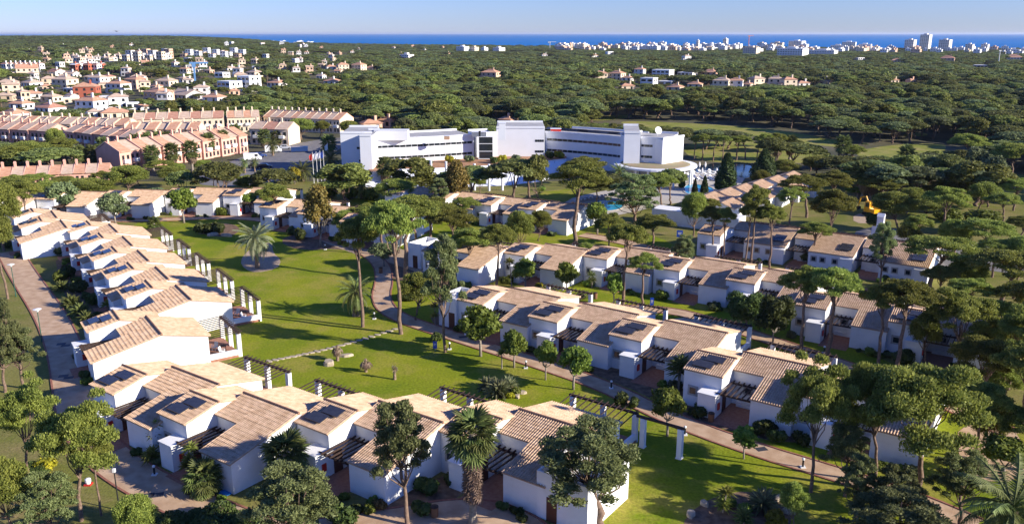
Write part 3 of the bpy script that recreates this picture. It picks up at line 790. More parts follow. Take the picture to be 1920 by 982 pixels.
# ------------------------------------------------------------------ clubhouse roofs, pools, loungers
club = thing('clubhouse', 'low clubhouse with many small tiled gables beside the cypress trees', 'clubhouse')
c0 = site(1322, 384, 3.0); ang = R(-34); d = Vector((math.cos(ang), math.sin(ang))); n = Vector((-d.y, d.x))
gable_w = MB().prism([(-2.6, 0), (2.6, 0), (2.6, 2.6), (0, 3.5), (-2.6, 2.6)], 0, 6.0).mesh('gable_wall', WHITE)
gr = MB(); gr.prism([(-2.9, 2.55), (0, 3.62), (0, 3.72), (-2.9, 2.65)], -.25, 6.3); gr.prism([(2.9, 2.55), (2.9, 2.65), (0, 3.72), (0, 3.62)], -.25, 6.3)
grm = gr.mesh('gable_roof', TILE)
grt = tiles([(-.28, 6.33, -2.95, 2.64, 0, 3.73), (-.28, 6.33, 2.95, 2.64, 0, 3.73)], 'roof_tiles')
for row in range(2):
    for k in range(6):
        px = 1318 + k * 31 + row * 34; py = 382 - k * 8.4 + row * 13
        p = site(px, py, 2.0)
        wobj = obj('gable_wall', gable_w, club, (p.x, p.y, 0), R(56))
        ro = obj('gable_roof', grm, wobj); obj('roof_tiles', grt, wobj, kind='stuff')
wb = site(1385, 470); obj('white_wall', MB().box(-9, 9, 0, 4, 0, 3.0).mesh('club_wall', WHITE), club, (site(1300, 428).x, site(1300, 428).y, 0), R(-34))
sheet('pool_deck', P_([(1040, 405), (1060, 375), (1110, 362), (1180, 350), (1300, 322), (1400, 330), (1385, 352), (1330, 372), (1240, 385), (1180, 400), (1100, 412)]), 0.028, DECK, smooth=1)
def pool(name, pts, lb):
    P = smoothpoly(P_(pts), 2)
    o = thing(name, lb, 'pool', (0, 0, 0))
    me = sheet('water', [(p.x, p.y) for p in P], 0.05, POOLW, None, 0, o)
    q = MB(); n_ = len(P)
    c = sum(P, Vector((0, 0))) / n_
    for i in range(n_):
        a, b = P[i], P[(i+1) % n_]; ao = a + (a - c).normalized() * .5; bo = b + (b - c).normalized() * .5
        q.add([(a.x,a.y,.0),(b.x,b.y,.0),(bo.x,bo.y,.0),(ao.x,ao.y,.0),(a.x,a.y,.12),(b.x,b.y,.12),(bo.x,bo.y,.12),(ao.x,ao.y,.12)], [(4,5,6,7),(0,1,5,4),(3,2,6,7)])
    obj('coping', q.mesh('coping', DECK), o)
pool('swimming_pool', [(1108, 388), (1113, 379), (1130, 375), (1155, 376), (1172, 384), (1160, 394), (1128, 396)], 'round turquoise swimming pool between the umbrella pines')
pool('swimming_pool', [(1282, 352), (1290, 346), (1318, 347), (1340, 354), (1335, 364), (1300, 366), (1284, 362)], 'long turquoise swimming pool behind the small cypress trees')
lm = MB().box(-.33, .33, -.95, .45, .3, .38).prism([(.45, .3), (.45, .38), (1.05, .8), (1.05, .72)], -.33, .33).mesh('lounger_bed', WHITE)
ll = MB().box(-.03, .03, -.03, .03, 0, .3).mesh('lounger_leg', ALU)
def lounger(p, rz, label, group):
    r = thing('sun_lounger', label, 'lounger', (p.x, p.y, .03), rz, group)
    obj('bed', lm, r)
    for a in (-.28, .28):
        for b in (-.85, .4): obj('leg', ll, r, (a, b, 0))
for k in range(11):
    lounger(site(1088 + k * 7, 377 - k * 1.2 + (k % 2) * .6), R(160), 'white sun lounger lined along the round pool deck', 'loungers by the round pool')
for k in range(34):
    x = 1275 + (k % 9) * 10 + rnd.uniform(-2, 2); y = 342 - (k // 9) * 5 - (k % 9) * .6 + rnd.uniform(-.6, .6)
    lounger(site(x, y), R(rnd.choice([20, 30, 200])), 'white sun lounger crowded on the deck below the round canopy', 'loungers on the hotel deck')
up = MB().tube([(0,0,0),(0,0,2.6)], [.04,.04], 6).mesh('umbrella_pole', ALU)
uc = MB().lathe([(.16, 1.3), (.26, 1.7), (.2, 2.3), (.05, 2.75)], 9).mesh('folded_canopy', WHITE)
for x, y in [(1311, 322), (1322, 322), (1316, 334), (1343, 334)]:
    p = site(x, y); o = thing('folded_umbrella', 'folded white sun umbrella on the deck by the lake', 'umbrella', (p.x, p.y, .03), 0, 'folded umbrellas by the lake')
    obj('pole', up, o); obj('canopy', uc, o)

# ------------------------------------------------------------------ car park: cars, container, flagpoles
def paint(nm, c): return mat('paint_' + nm, c, 0.3, spec=0.5)
TYRE = mat('tyre', (0.02, 0.02, 0.02), 0.9)
wheel = MB(); wheel.tube([(-.1, 0, 0), (.1, 0, 0)], [.32, .32], 12)
wheelm = wheel.mesh('tyre', TYRE)
rimm = MB().tube([(-.115, 0, 0), (.115, 0, 0)], [.18, .18], 8).mesh('rim', ALU)
def car(px, py, rz, colour, kind, label, z=.03):
    p = site(px, py); r = thing('parked_car' if kind != 'van' else 'parked_van', label, kind if kind == 'van' else 'car', (p.x, p.y, z), rz)
    pm = paint(colour[0], colour[1])
    if kind == 'van':
        L, W = 5.2, 1.95
        b = MB().prism([(-2.6, .35), (2.6, .35), (2.6, 1.0), (2.2, 1.2), (1.55, 2.15), (-2.55, 2.25), (-2.6, 2.0)], -.97, .97)
        gl = MB().prism([(1.63, 2.02), (2.17, 1.24), (2.2, 1.24), (1.66, 2.02)], -.85, .85); sg = [(.55, 1.5)]
        zz = (1.3, 1.95)
    else:
        L, W = 4.3, 1.75
        b = MB().prism([(-2.15, .3), (2.15, .3), (2.15, .72), (1.95, .82), (1.1, .92), (.45, 1.42), (-1.1, 1.45), (-1.9, 1.0), (-2.13, .9)], -.87, .87)
        gl = MB().prism([(.5, 1.39), (1.07, .94), (1.1, .95), (.53, 1.41)], -.78, .78); sg = [(-1.0, -.15), (-.08, .5)]
        zz = (1.0, 1.36)
    obj('body', b.mesh('car_body', pm), r)
    obj('windscreen', gl.mesh('windscreen', GLASS), r)
    for s in (-1, 1):
        for a, c in sg:
            wd = .97 if kind == 'van' else .87
            obj('side_window', MB().box(s * wd - .01, s * wd + .01, a, c, *zz).mesh('side_window', GLASS), r)
        for y in (L * .32, -L * .3):
            wo = obj('wheel', wheelm, r, (s * (W / 2 - .06), y, .32)); obj('rim', rimm, wo)
        obj('headlight', MB().box(s * .7 - .15, s * .7 + .15, L / 2 - .02, L / 2 + .03, .55, .72).mesh('headlight', ALU), r)
car(513, 286, R(-75), ('white', (.8, .8, .8)), 'van', 'white van parked beyond the bushes beside the cream house')
car(474, 301, R(-70), ('white', (.8, .8, .8)), 'van', 'white van parked next to the blue hatchback')
car(487, 295, R(-70), ('blue', (.03, .06, .2)), 'car', 'dark blue hatchback parked between the two white vans')
car(535, 280, R(-80), ('silver', (.4, .42, .46)), 'car', 'silver saloon parked by the cream house with the palm')
car(480, 315, R(-80), ('black', (.015, .015, .02)), 'car', 'black car parked under the small palm in the car park')
car(496, 316, R(-80), ('darkblue', (.012, .014, .03)), 'car', 'very dark car parked beside the leafy tree in the car park')
car(612, 283, R(-80), ('grey', (.2, .21, .22)), 'car', 'grey car parked in the shade by the hotel tower')
p = site(562, 285)
o = thing('waste_container', 'long blue waste container on the car park edge', 'container', (p.x, p.y, .03), R(12))
BLUEP = paint('container_blue', (.02, .05, .16))
obj('bin', MB().prism([(-1.1, .2), (1.1, .2), (1.25, 1.6), (-1.25, 1.6)], -2.6, 2.6).mesh('bin', BLUEP), o)
obj('rib', MB().box(-2.7, 2.7, -1.3, 1.3, 1.6, 1.72).mesh('rim', BLUEP), o)
fpm = MB().tube([(0,0,0),(0,0,8)], [.07,.04], 8).mesh('flag_shaft', WHITE)
FC = [((.6, .06, .04), 'red'), ((.75, .75, .78), 'white'), ((.7, .7, .75), 'pale'), ((.05, .1, .4), 'blue'), ((.75, .75, .7), 'cream')]
for k, (x, y) in enumerate([(589, 344), (596, 342), (603, 340), (609, 339), (617, 322)]):
    p = site(x, y); o = thing('flagpole', f'white flagpole with limp {FC[k][1]} flag beside the hotel tower', 'flagpole', p, 0)
    obj('shaft', fpm, o)
    obj('flag', MB().add([(0,0,7.8),(-.5,.1,7.4),(-.9,0,7.0),(-.8,.05,5.9),(-.4,-.08,5.8),(0,0,6.3)], [(0,1,4,5),(1,2,3,4)]).mesh('flag', mat('flag_' + FC[k][1], FC[k][0], .8)), o)

# yellow excavator by the yard
p = site(1633, 404); ex = thing('excavator', 'small yellow excavator standing on the gravel track', 'excavator', (p.x, p.y, .03), R(25))
YEL = paint('yellow', (.75, .36, .01))
for s in (-1, 1): obj('track', MB().prism([(-1.4, .25), (-1.1, 0), (1.1, 0), (1.4, .25), (1.4, .5), (1.1, .7), (-1.1, .7), (-1.4, .5)], s * .95 - .25, s * .95 + .25).mesh('track', TYRE), ex)
obj('body', MB().box(-1.1, 1.1, -1.7, 1.1, .75, 1.6).mesh('body', YEL), ex)
cb = obj('cab', MB().prism([(-.4, 1.6), (1.1, 1.6), (.8, 3.0), (-.3, 3.0)], -1.1, .1).mesh('cab', YEL), ex)
obj('cab_window', MB().box(-1.12, -1.1, -.2, .75, 1.85, 2.75).box(.1, .12, -.2, .75, 1.85, 2.75).mesh('cab_window', GLASS), cb)
obj('boom', MB().tube([(.5, 1.0, 1.5), (.5, 2.2, 3.6), (.5, 3.6, 3.2)], [.22, .2, .16], 6).mesh('boom', YEL), ex)
obj('arm', MB().tube([(.5, 3.6, 3.2), (.5, 4.0, 1.2)], [.16, .12], 6).mesh('arm', YEL), ex)
obj('bucket', MB().prism([(3.7, 1.2), (4.3, 1.2), (4.2, .5), (3.6, .6)], .1, .9).mesh('bucket', TYRE), ex)

# ------------------------------------------------------------------ townhouses and houses beyond the resort
def wallmat(nm, c): return mat('wall_' + nm, c, 0.85, tuple(v * .9 for v in c), 0.6)
PINK = wallmat('pink', (.68, .385, .30)); CREAM = wallmat('cream', (.74, .60, .44)); PEACH = wallmat('peach', (.70, .46, .32)); TAN = wallmat('tan', (.6, .46, .32)); OFFW = wallmat('offwhite', (.78, .74, .68)); REDW = wallmat('red', (.42, .12, .07)); GREYW = wallmat('grey', (.45, .44, .44))
R_OR = mat('roof_orange', (.50, .25, .15), .85, (.58, .34, .22), 1.0); R_TAN = mat('roof_tan', (.48, .34, .24), .85, (.57, .43, .33), 1.0); R_RED = mat('roof_red', (.40, .19, .13), .85, (.48, .26, .18), 1.0)
def ground_at(px, py):
    z = 0.0
    for _ in range(8):
        q = site(px, py, z); z = hgt(q.x, q.y)
    return Vector((q.x, q.y, hgt(q.x, q.y)))
BUILT = []        # footprints to keep trees away from
WINM = {}
SIGHT = []       # (x, y, half width, height of the lowest part the trees leave open)
def winmesh(w_, h_):
    k = (round(w_, 1), round(h_, 1))
    if k not in WINM: WINM[k] = MB().box(-k[0]/2, k[0]/2, -.05, .03, 0, k[1]).mesh('window', GLASS)
    return WINM[k]
CHIMM = {}
def townrow(a, b, n, wallm, roofs, h, depth, label, group, chimney=True, tilt='front', step=0.0, skipw=False, balcony=True):
    pa, pb = ground_at(*a), ground_at(*b)
    A_, B_ = Vector((pa.x, pa.y)), Vector((pb.x, pb.y)); d = (B_ - A_); W = d.length / n; ang = math.atan2(d.y, d.x); d.normalize()
    nn = Vector((-d.y, d.x))
    hr = h + depth * .22
    wm_ = MB().prism([(0, 0), (depth, 0), (depth, h - .1), (depth * .55, hr), (0, h)], .0, W - .02).mesh('townhouse_wall', wallm)
    pw_ = MB().prism([(-.25, h - .2), (depth * .55, hr + .12), (depth + .2, h - .1), (depth + .2, h + .25), (depth * .55, hr + .5), (-.25, h + .2)], -.12, .1).mesh('party_wall', wallm)
    rms = []
    for rm in roofs:
        q = MB(); q.prism([(-.45, h - .05), (depth * .55, hr + .12), (depth * .55, hr + .26), (-.45, h + .1)], .1, W - .12); q.prism([(depth * .55, hr + .12), (depth + .3, h - .05), (depth + .3, h + .1), (depth * .55, hr + .26)], .1, W - .12)
        rms.append(q.mesh('townhouse_roof', rm))
    ch = MB().box(-.26, .26, -.26, .26, 0, 1.3).box(-.32, .32, -.32, .32, 1.3, 1.42).prism([(-.26, 1.42), (.26, 1.42), (0, 1.7)], -.26, .26).mesh('chimney', wallm)
    bal = MB().box(-.9, .9, -.9, 0, 0, .95).mesh('balcony', WHITE)
    for i in range(n):
        p = A_ + d * (W * i) + nn * (step * (i % 2))
        r_ = thing('townhouse', label, 'townhouse', (p.x, p.y, hgt(p.x, p.y)), ang, group)
        obj('wall', wm_, r_); ro = obj('roof', rms[i % len(rms)], r_); obj('party_wall', pw_, r_)
        if chimney: obj('chimney', ch, r_, (.5, depth * .5, hr - .1))
        for z0 in ([.6, h * .5 + .5] if h > 4.5 else [.9]):
            for x in (W * .3, W * .72): obj('window', winmesh(W * .2, 1.3), r_, (x, -.02, z0))
        if balcony and h > 4.5: obj('balcony', bal, r_, (W * .5, 0, h * .5 - .3))
        BUILT.append((p + d * W / 2 + nn * depth / 2, max(W, depth) * .62)); SIGHT.append((p.x + d.x * W / 2, p.y, W * .7, hgt(p.x, p.y) + h * .3))
G1 = 'pink townhouses by the palms'
townrow((228, 324), (466, 286), 13, PINK, [R_OR, R_TAN], 5.6, 10, 'pink two-storey townhouse with white balcony in the row facing the car park palms', 'pink townhouses facing the car park', step=.8)
townrow((0, 353), (208, 343), 9, PINK, [R_OR, R_TAN], 2.9, 7, 'low pink terrace house with roof columns behind the driveway trees', 'low pink terrace houses', balcony=False)
townrow((-30, 270), (92, 277), 7, PINK, [R_TAN, R_OR], 5.4, 9, 'pink townhouse with sloping striped roof above the garden pool', 'pink townhouses above the garden pool', step=.6)
townrow((126, 277), (246, 291), 7, PINK, [R_TAN, R_OR], 5.4, 9, 'pink townhouse in shade with sloping roof behind the row of fan palms', 'pink townhouses behind the fan palms', step=.6)
townrow((-30, 254), (232, 262), 14, CREAM, [R_TAN, R_OR, R_TAN], 5.0, 9, 'cream townhouse with many chimneys behind the pink rows', 'cream townhouses behind the pink rows', step=1.2)
townrow((236, 268), (372, 268), 7, CREAM, [R_OR, R_TAN], 4.6, 9, 'cream and white low townhouse between the two palm rows', 'low cream townhouses amid palms', step=1.5, balcony=False)
townrow((252, 254), (422, 249), 8, CREAM, [R_TAN, R_RED], 5.8, 9, 'cream townhouse with alternating brown and red roof below the wood', 'cream townhouses below the wood')
townrow((428, 249), (489, 247), 4, CREAM, [R_OR, R_TAN], 5.8, 9, 'cream townhouse with paired chimneys in the short block below the wood', 'short block of cream townhouses')
townrow((496, 244), (638, 251), 11, CREAM, [R_OR, R_TAN], 5.2, 10, 'cream townhouse with tall thin chimney in the long ribbed row by the wood', 'ribbed row of cream townhouses')
townrow((470, 271), (542, 273), 3, CREAM, [R_TAN, R_RED], 5.4, 9, 'cream house with dark tiled roof at the car park entrance', 'cream houses at the car park')

def house(px, py, wpx, wallm, roofm, roof='hip', st=2, rz=0.0, label=None, group=None, cat='house', aspect=.8, chim=True, name='house', fine=None):
    p = ground_at(px, py); k = FPX / (p.y * C_ + (EYE - p.z) * S_)
    w_ = max(6.0, wpx / k); w_ = min(w_, 46); d_ = w_ * aspect; h = 3.0 * st
    r_ = thing(name, label, cat, p, rz, group)
    b = MB().box(-w_/2, w_/2, 0, d_, -2, h)
    if st >= 2 and roof != 'flat': b.box(-w_/2 - w_ * .18, -w_/2, d_ * .1, d_ * .8, -2, h * .5)
    obj('wall', b.mesh('house_wall', wallm), r_)
    o = .5; rh = min(w_, d_) * .24
    q = MB()
    if roof == 'hip':
        x0, x1, y0, y1 = -w_/2 - o, w_/2 + o, -o, d_ + o; cx = (w_ - min(w_, d_)) / 2
        q.add([(x0,y0,h),(x1,y0,h),(x1,y1,h),(x0,y1,h),(-cx-.4,d_/2,h+rh),(cx+.4,d_/2,h+rh)], [(3,2,1,0),(0,1,5,4),(1,2,5),(2,3,4,5),(3,0,4)])
        if st >= 2: q.add([(-w_/2-w_*.2,d_*.06,h*.5),(-w_/2,d_*.06,h*.5),(-w_/2,d_*.84,h*.5),(-w_/2-w_*.2,d_*.84,h*.5),(-w_/2,d_*.3,h*.5+1.2),(-w_/2,d_*.7,h*.5+1.2)], [(3,2,1,0),(0,1,4),(0,4,5,3),(2,3,5)])
    elif roof == 'gable':
        q.prism([(-o, h - .1), (d_/2, h + rh), (d_ + o, h - .1), (d_/2, h + rh - .25)], -w_/2 - o, w_/2 + o)
        b2 = MB().prism([(0, h), (d_, h), (d_/2, h + rh - .3)], -w_/2 + .01, w_/2 - .01); obj('gable', b2.mesh('gable', wallm), r_)
    else:
        q.box(-w_/2 - .1, w_/2 + .1, -.1, d_ + .1, h, h + .35)
    obj('roof', q.mesh('house_roof', roofm), r_)
    if chim and roof != 'flat': obj('chimney', MB().box(-.45, .45, -.45, .45, 0, rh + 1.4).mesh('chimney', wallm), r_, (w_ * .22, d_ * .35, h))
    nw = max(2, int(w_ / 3.4))
    if (fine if fine is not None else k > 1.25):
        for s_ in range(st):
            for i in range(nw): obj('window', winmesh(1.3 if roof != 'flat' else w_ / nw * .7, 1.4 if s_ else 1.7), r_, (-w_/2 + w_ * (i + .5) / nw, -.02, s_ * 3.0 + .8))
            for i in range(2): 
                ow = obj('window', winmesh(1.3, 1.4), r_, (w_/2 + .02, d_ * (.3 + .4 * i), s_ * 3.0 + .8), R(90))
    else:
        q = MB()
        for s_ in range(st):
            for i in range(nw):
                x = -w_/2 + w_ * (i + .5) / nw; q.box(x - .75, x + .75, -.06, .02, s_ * 3 + .7, s_ * 3 + 2.2)
            for i in range(max(2, int(d_ / 4))):
                y = d_ * (i + .5) / max(2, int(d_ / 4)); q.box(w_/2 - .02, w_/2 + .06, y - .6, y + .6, s_ * 3 + .7, s_ * 3 + 2.2)
        obj('window', q.mesh('window_set', GLASS), r_, kind='stuff')
    BUILT.append((Vector((p.x, p.y + d_ / 2)), max(w_, d_) * .6)); SIGHT.append((p.x, p.y, w_ * .5, p.z + h * (.5 if p.y < 1200 else .3)))
    return r_
LBL = {'w': ('white', OFFW), 'c': ('cream', CREAM), 'p': ('peach', PEACH), 't': ('tan', TAN), 'r': ('dark red', REDW), 'g': ('grey', GREYW), 'W': ('bright white', WHITE)}
RFL = {'o': ('orange tiled', R_OR), 't': ('tan tiled', R_TAN), 'r': ('red tiled', R_RED), 'f': ('flat white', WHITE)}
HS = [(79,214,44,'W','r','hip',1),(160,213,44,'W','o','hip',2),(216,224,46,'c','o','hip',1),(224,205,34,'W','t','hip',2),(128,190,20,'W','t','gable',1),(160,183,40,'r','o','hip',2),
 (112,167,36,'c','t','hip',2),(93,156,26,'t','t','hip',1),(48,164,32,'w','t','hip',1),(12,163,30,'c','t','hip',1),(22,178,28,'c','t','hip',2),(8,190,30,'t','t','hip',1),(62,186,30,'w','o','hip',1),
 (88,192,30,'c','t','hip',1),(30,206,34,'W','o','hip',1),(12,226,44,'w','o','hip',1),(178,163,28,'W','t','hip',2),(196,152,22,'c','r','hip',1),(166,152,20,'c','t','hip',1),(214,176,34,'w','o','hip',2),(130,176,34,'w','f','flat',1),
 (52,143,36,'c','o','gable',2),(97,142,28,'w','r','gable',1),(128,146,24,'w','t','gable',1),(200,192,24,'w','f','flat',1),
 (258,152,24,'W','t','hip',1),(246,167,32,'p','o','hip',2),(305,170,32,'c','t','hip',2),(274,172,16,'c','t','hip',2),(338,155,20,'w','t','hip',1),(352,158,18,'w','t','hip',1),(284,194,44,'p','o','hip',2),
 (334,188,50,'g','t','gable',1),(378,184,26,'w','t','hip',2),(394,193,34,'w','o','hip',1),(420,172,36,'W','f','flat',2),(458,171,34,'W','f','flat',3),(411,153,22,'W','f','flat',2),(452,148,24,'c','t','hip',1),(470,143,24,'c','t','hip',1),
 (440,180,18,'p','o','hip',1),(250,205,20,'W','f','flat',1),(268,212,22,'w','o','hip',1),(180,222,24,'w','t','hip',1),
 (512,164,30,'w','o','hip',1),(622,131,18,'w','o','hip',1),(645,133,20,'c','o','hip',2),(668,133,22,'c','o','hip',2),(692,133,18,'c','o','hip',1),(617,160,26,'w','o','hip',1),
 (916,150,30,'p','o','hip',2),(700,246,36,'p','o','hip',1),(720,240,24,'p','o','hip',1),(945,238,22,'p','o','hip',1),
 (1128,152,24,'c','o','hip',2),(1152,152,26,'c','o','hip',2),(1174,153,18,'w','o','hip',1),(1197,143,18,'w','o','hip',2),(1238,145,34,'W','f','flat',2),(1212,163,26,'W','f','flat',2),(1246,161,26,'W','f','flat',1),(1284,143,30,'w','f','flat',1),(1328,142,28,'p','o','hip',1),
 (1178,170,26,'c','o','hip',1),(1262,172,26,'c','o','hip',1),(1300,166,24,'c','o','hip',1),(1350,168,30,'c','t','hip',2),(1378,168,26,'w','o','hip',2),(1398,166,18,'c','o','hip',1),(1424,164,26,'c','t','hip',2),(1452,164,24,'c','t','hip',2),(1482,166,26,'c','o','hip',2),(1508,164,22,'w','o','hip',1),(1540,160,28,'c','t','hip',1),(1678,158,16,'c','o','hip',1),(1712,158,14,'p','o','hip',1),
 (1775,118,24,'p','r','hip',2),(1838,128,24,'g','f','flat',1),(1615,113,16,'W','f','flat',1),(1290,114,14,'W','t','hip',2),(1116,108,14,'w','o','hip',1),(1145,104,12,'W','f','flat',2),(1022,106,10,'w','t','hip',1),(1900,112,30,'w','o','hip',1),(1682,118,20,'c','o','hip',1)]
for x, y, wp, wc, rc, rt, st in HS:
    area = 'among the gardens left of the wood' if x < 520 else ('in the woodland beyond the hotel' if x < 1000 else 'in the pine wood beyond the golf course')
    nm = f"{LBL[wc][0]} {'one' if st == 1 else 'two' if st == 2 else 'three'}-storey house with {RFL[rc][0]} roof {area}"
    house(x, y, wp, LBL[wc][1], RFL[rc][1], rt, st, R(rnd.choice([-30, -20, 10, 25, -35])), nm, 'houses ' + nm.replace('house ', ''))
for k in range(80):
    x = rnd.uniform(-10, 640); y = rnd.uniform(96, 200) if x < 330 else rnd.uniform(98, 150)
    q = ground_at(x, y)
    if any((c.x - q.x) ** 2 + (c.y - q.y) ** 2 < (r_ + 9) ** 2 for c, r_ in BUILT): continue
    wc = rnd.choice('wwWcctp'); rc = rnd.choice('ttof'); st = rnd.choice([1, 2, 2])
    nm = f"small {LBL[wc][0]} {'one' if st == 1 else 'two'}-storey house with {RFL[rc][0]} roof scattered in the left distance"
    house(x, y, rnd.uniform(11, 19) * (y - 60) / 110, LBL[wc][1], RFL[rc][1], 'flat' if rc == 'f' else rnd.choice(['hip', 'gable']), st, R(rnd.uniform(-45, 35)), nm, 'houses ' + nm.replace('house ', ''), fine=False)
# pale apartment blocks on the far left slope
for k in range(12): house(236 + k * 7 + rnd.uniform(-2, 2), 122 - (k % 3) * 4, 13, [CREAM, OFFW, PEACH][k % 3], [WHITE, R_TAN][k % 2], 'flat', 3 + k % 2, R(-20), 'pale flat-roofed apartment block in the dense cluster on the left slope', 'apartment blocks on the left slope', 'apartment block', fine=False)
for k in range(14): house(345 + k * 8.3 + rnd.uniform(-2, 2), 112 - (k % 3) * 4, 11, WHITE if k % 4 else PEACH, WHITE if k % 3 else R_OR, 'flat', 2 + k % 2, R(-15), 'bright white terrace block in the long group beyond the blue crane', 'white blocks beyond the blue crane', 'apartment block', fine=False)
for k in range(8): house(8 + k * 9, 134, 9, WHITE, R_RED, 'gable', 2, R(-25), 'white row house with red roof on the rise behind the gardens', 'white row houses on the rise', fine=False)
for k in range(7): house(138 + k * 8, 135 + rnd.uniform(-1, 1), 8, WHITE if k % 3 else REDW, R_RED if k % 2 else WHITE, 'gable', 2, R(-25), 'white house in the compact row below the apartment cluster', 'compact white row', fine=False)
for k in range(16): house(184 + rnd.uniform(-70, 40), 118 + rnd.uniform(-6, 5), 9, rnd.choice([CREAM, OFFW, PEACH]), R_TAN, 'hip', 2, R(rnd.uniform(-40, 40)), 'small cream house scattered on the wooded slope before the cluster', 'cream houses on the slope', fine=False)
# white village on the far left ridge and single houses in the far wood
for k in range(64):
    x = rnd.uniform(350, 580); y = 73.5 + (x - 350) * .03 + abs(rnd.gauss(0, 5.5))
    house(x, y, rnd.uniform(5, 10), WHITE, rnd.choice([WHITE, WHITE, R_OR]), rnd.choice(['flat', 'hip']), 2, R(rnd.uniform(-40, 40)), 'tiny white house in the village on the far left ridge', 'ridge village houses', fine=False)
for k in range(22):
    x = rnd.uniform(560, 860); y = rnd.uniform(88, 104)
    if k % 2: x = rnd.uniform(20, 340); y = rnd.uniform(74, 100)
    house(x, y, rnd.uniform(4, 8), rnd.choice([WHITE, OFFW, PEACH]), R_OR, 'hip', 1, R(rnd.uniform(-40, 40)), 'lone small pale house deep in the far left wood', 'lone houses in the far wood', fine=False)

# coastal town: apartment blocks with balcony bands, towers
def block(px, py, wpx, hpx, wallm, label, group, name='apartment_block', depth=None, band=True, rz=None):
    p = ground_at(px, py); k = FPX / (p.y * C_ + (EYE - p.z) * S_)
    w_ = wpx / k; h = hpx / k / .97; d_ = depth or min(w_ * .7, 22)
    r_ = thing(name, label, 'tower block' if 'tower' in name else 'apartment block', p, rz if rz is not None else R(rnd.uniform(-55, -25)), group)
    b = MB().box(-w_/2, w_/2, 0, d_, -2, h)
    b.box(-w_*.2, w_*.15, d_*.3, d_*.7, h, h + 2.5)
    obj('wall', b.mesh('block_wall', wallm), r_)
    nf = max(2, int(h / 3.1)); fh = h / nf
    q = MB(); g_ = MB(); nb = max(2, int(w_ / 4))
    for f in range(nf):
        if band: q.box(-w_/2 - .1, w_/2 + .1, -1.2, -.02, f * fh - .12, f * fh + .75)
        for i in range(nb):
            x = -w_/2 + w_ * (i + .5) / nb; g_.box(x - w_/nb*.24, x + w_/nb*.24, -.06, .02, f * fh + .9, f * fh + 2.2)
        ns = max(2, int(d_ / 5))
        for i in range(ns):
            y = d_ * (i + .5) / ns; g_.box(w_/2 - .02, w_/2 + .06, y - .6, y + .6, f * fh + 1.0, f * fh + 2.0)
    if band: obj('balcony', q.mesh('balcony_bands', WHITE), r_, kind='stuff')
    obj('window', g_.mesh('window_set', GLASS), r_, kind='stuff')
    BUILT.append((Vector((p.x, p.y + d_/2)), max(w_, d_) * .6)); SIGHT.append((p.x, p.y, w_ * .55, p.z + min(h * .3, 4)))
for px, py, wp, hp, lb in [(1731, 94, 17, 27, 'tallest white tower block of the coastal town'), (1703, 95, 17, 19, 'white tower block left of the tallest seaside tower'), (1768, 96, 19, 20, 'white tower block right of the tallest seaside tower'),
                           (1815, 98, 13, 14, 'shorter white tower block near the far end of the seaside town'), (1844, 98, 12, 14, 'squat pale tower block at the far end of the seaside town'),
                           (1358, 92, 8, 18, 'slim white tower rising over the middle of the town'), (1307, 94, 5, 17, 'thin white tower beside the red roof in the town')]:
    block(px, py, wp, hp, OFFW, lb, None, 'tower_block', rz=R(-48))
tw = [(1480, 108, 50, 16), (1540, 104, 46, 9), (1490, 92, 26, 14), (1455, 92, 22, 11), (1590, 94, 24, 14), (1570, 96, 26, 10), (1620, 96, 22, 12), (1405, 104, 26, 14), (1345, 93, 16, 10), (1380, 93, 16, 10), (1330, 92, 16, 9), (1425, 88, 14, 7), (1240, 90, 14, 10), (1222, 91, 12, 9), (1200, 92, 12, 8), (1186, 92, 12, 8), (1215, 94, 10, 7), (1285, 90, 10, 8), (863, 98, 20, 10), (886, 98, 14, 9), (905, 97, 12, 7), (930, 98, 20, 8), (1054, 93, 16, 10), (1088, 93, 20, 9), (1108, 94, 12, 6), (758, 111, 22, 8)]
for k, (px, py, wp, hp) in enumerate(tw):
    block(px, py, wp, hp, [WHITE, OFFW, WHITE, CREAM][k % 4], 'white balconied apartment block at the edge of the seaside town', 'large blocks of the seaside town')
for k in range(175):
    px = rnd.uniform(1175, 1950) if k % 5 else rnd.uniform(1040, 1200); t = (px - 1175) / 750
    py = 92 + 8 * max(0, t) + rnd.uniform(-3, 4)
    if 1690 < px: py = rnd.uniform(95, 103)
    block(px, py, rnd.uniform(7, 15), rnd.uniform(4, 9), rnd.choice([WHITE, WHITE, OFFW, CREAM, PEACH]), 'small pale building packed in the seaside town', 'small buildings of the seaside town', 'town_building', band=k % 3 == 0)
block(1050, 95, 22, 7, PEACH, 'orange low block at the wood edge near the sea', None)
# cranes, masts
def crane(px, py, top, m, label, jib):
    p = ground_at(px, py); k = FPX / (p.y * C_); h = (py - top) / k * 1.02
    r_ = thing('tower_crane', label, 'crane', p, R(20))
    obj('mast', MB().box(-.6, .6, -.6, .6, 0, h).mesh('mast', m), r_)
    obj('jib', MB().box(-jib * .3, jib, -.6, .6, h, h + 1.0).mesh('jib', m), r_)
    obj('cab', MB().box(-1.2, 1.2, -1.2, 1.2, h - 2.2, h).mesh('cab', m), r_)
    obj('counterweight', MB().box(-jib * .3, -jib * .2, -.9, .9, h - 1.6, h).mesh('counterweight', GREYW), r_)
crane(367, 162, 121, paint('crane_blue', (.10, .22, .42)), 'blue tower crane standing among the left gardens', 9)
crane(1403, 93, 69, paint('crane_red', (.4, .12, .08)), 'reddish tower crane over the seaside town', 12)
crane(1031, 93, 80, paint('crane_grey', (.35, .36, .38)), 'grey tower crane by the sea in the middle distance', 16)
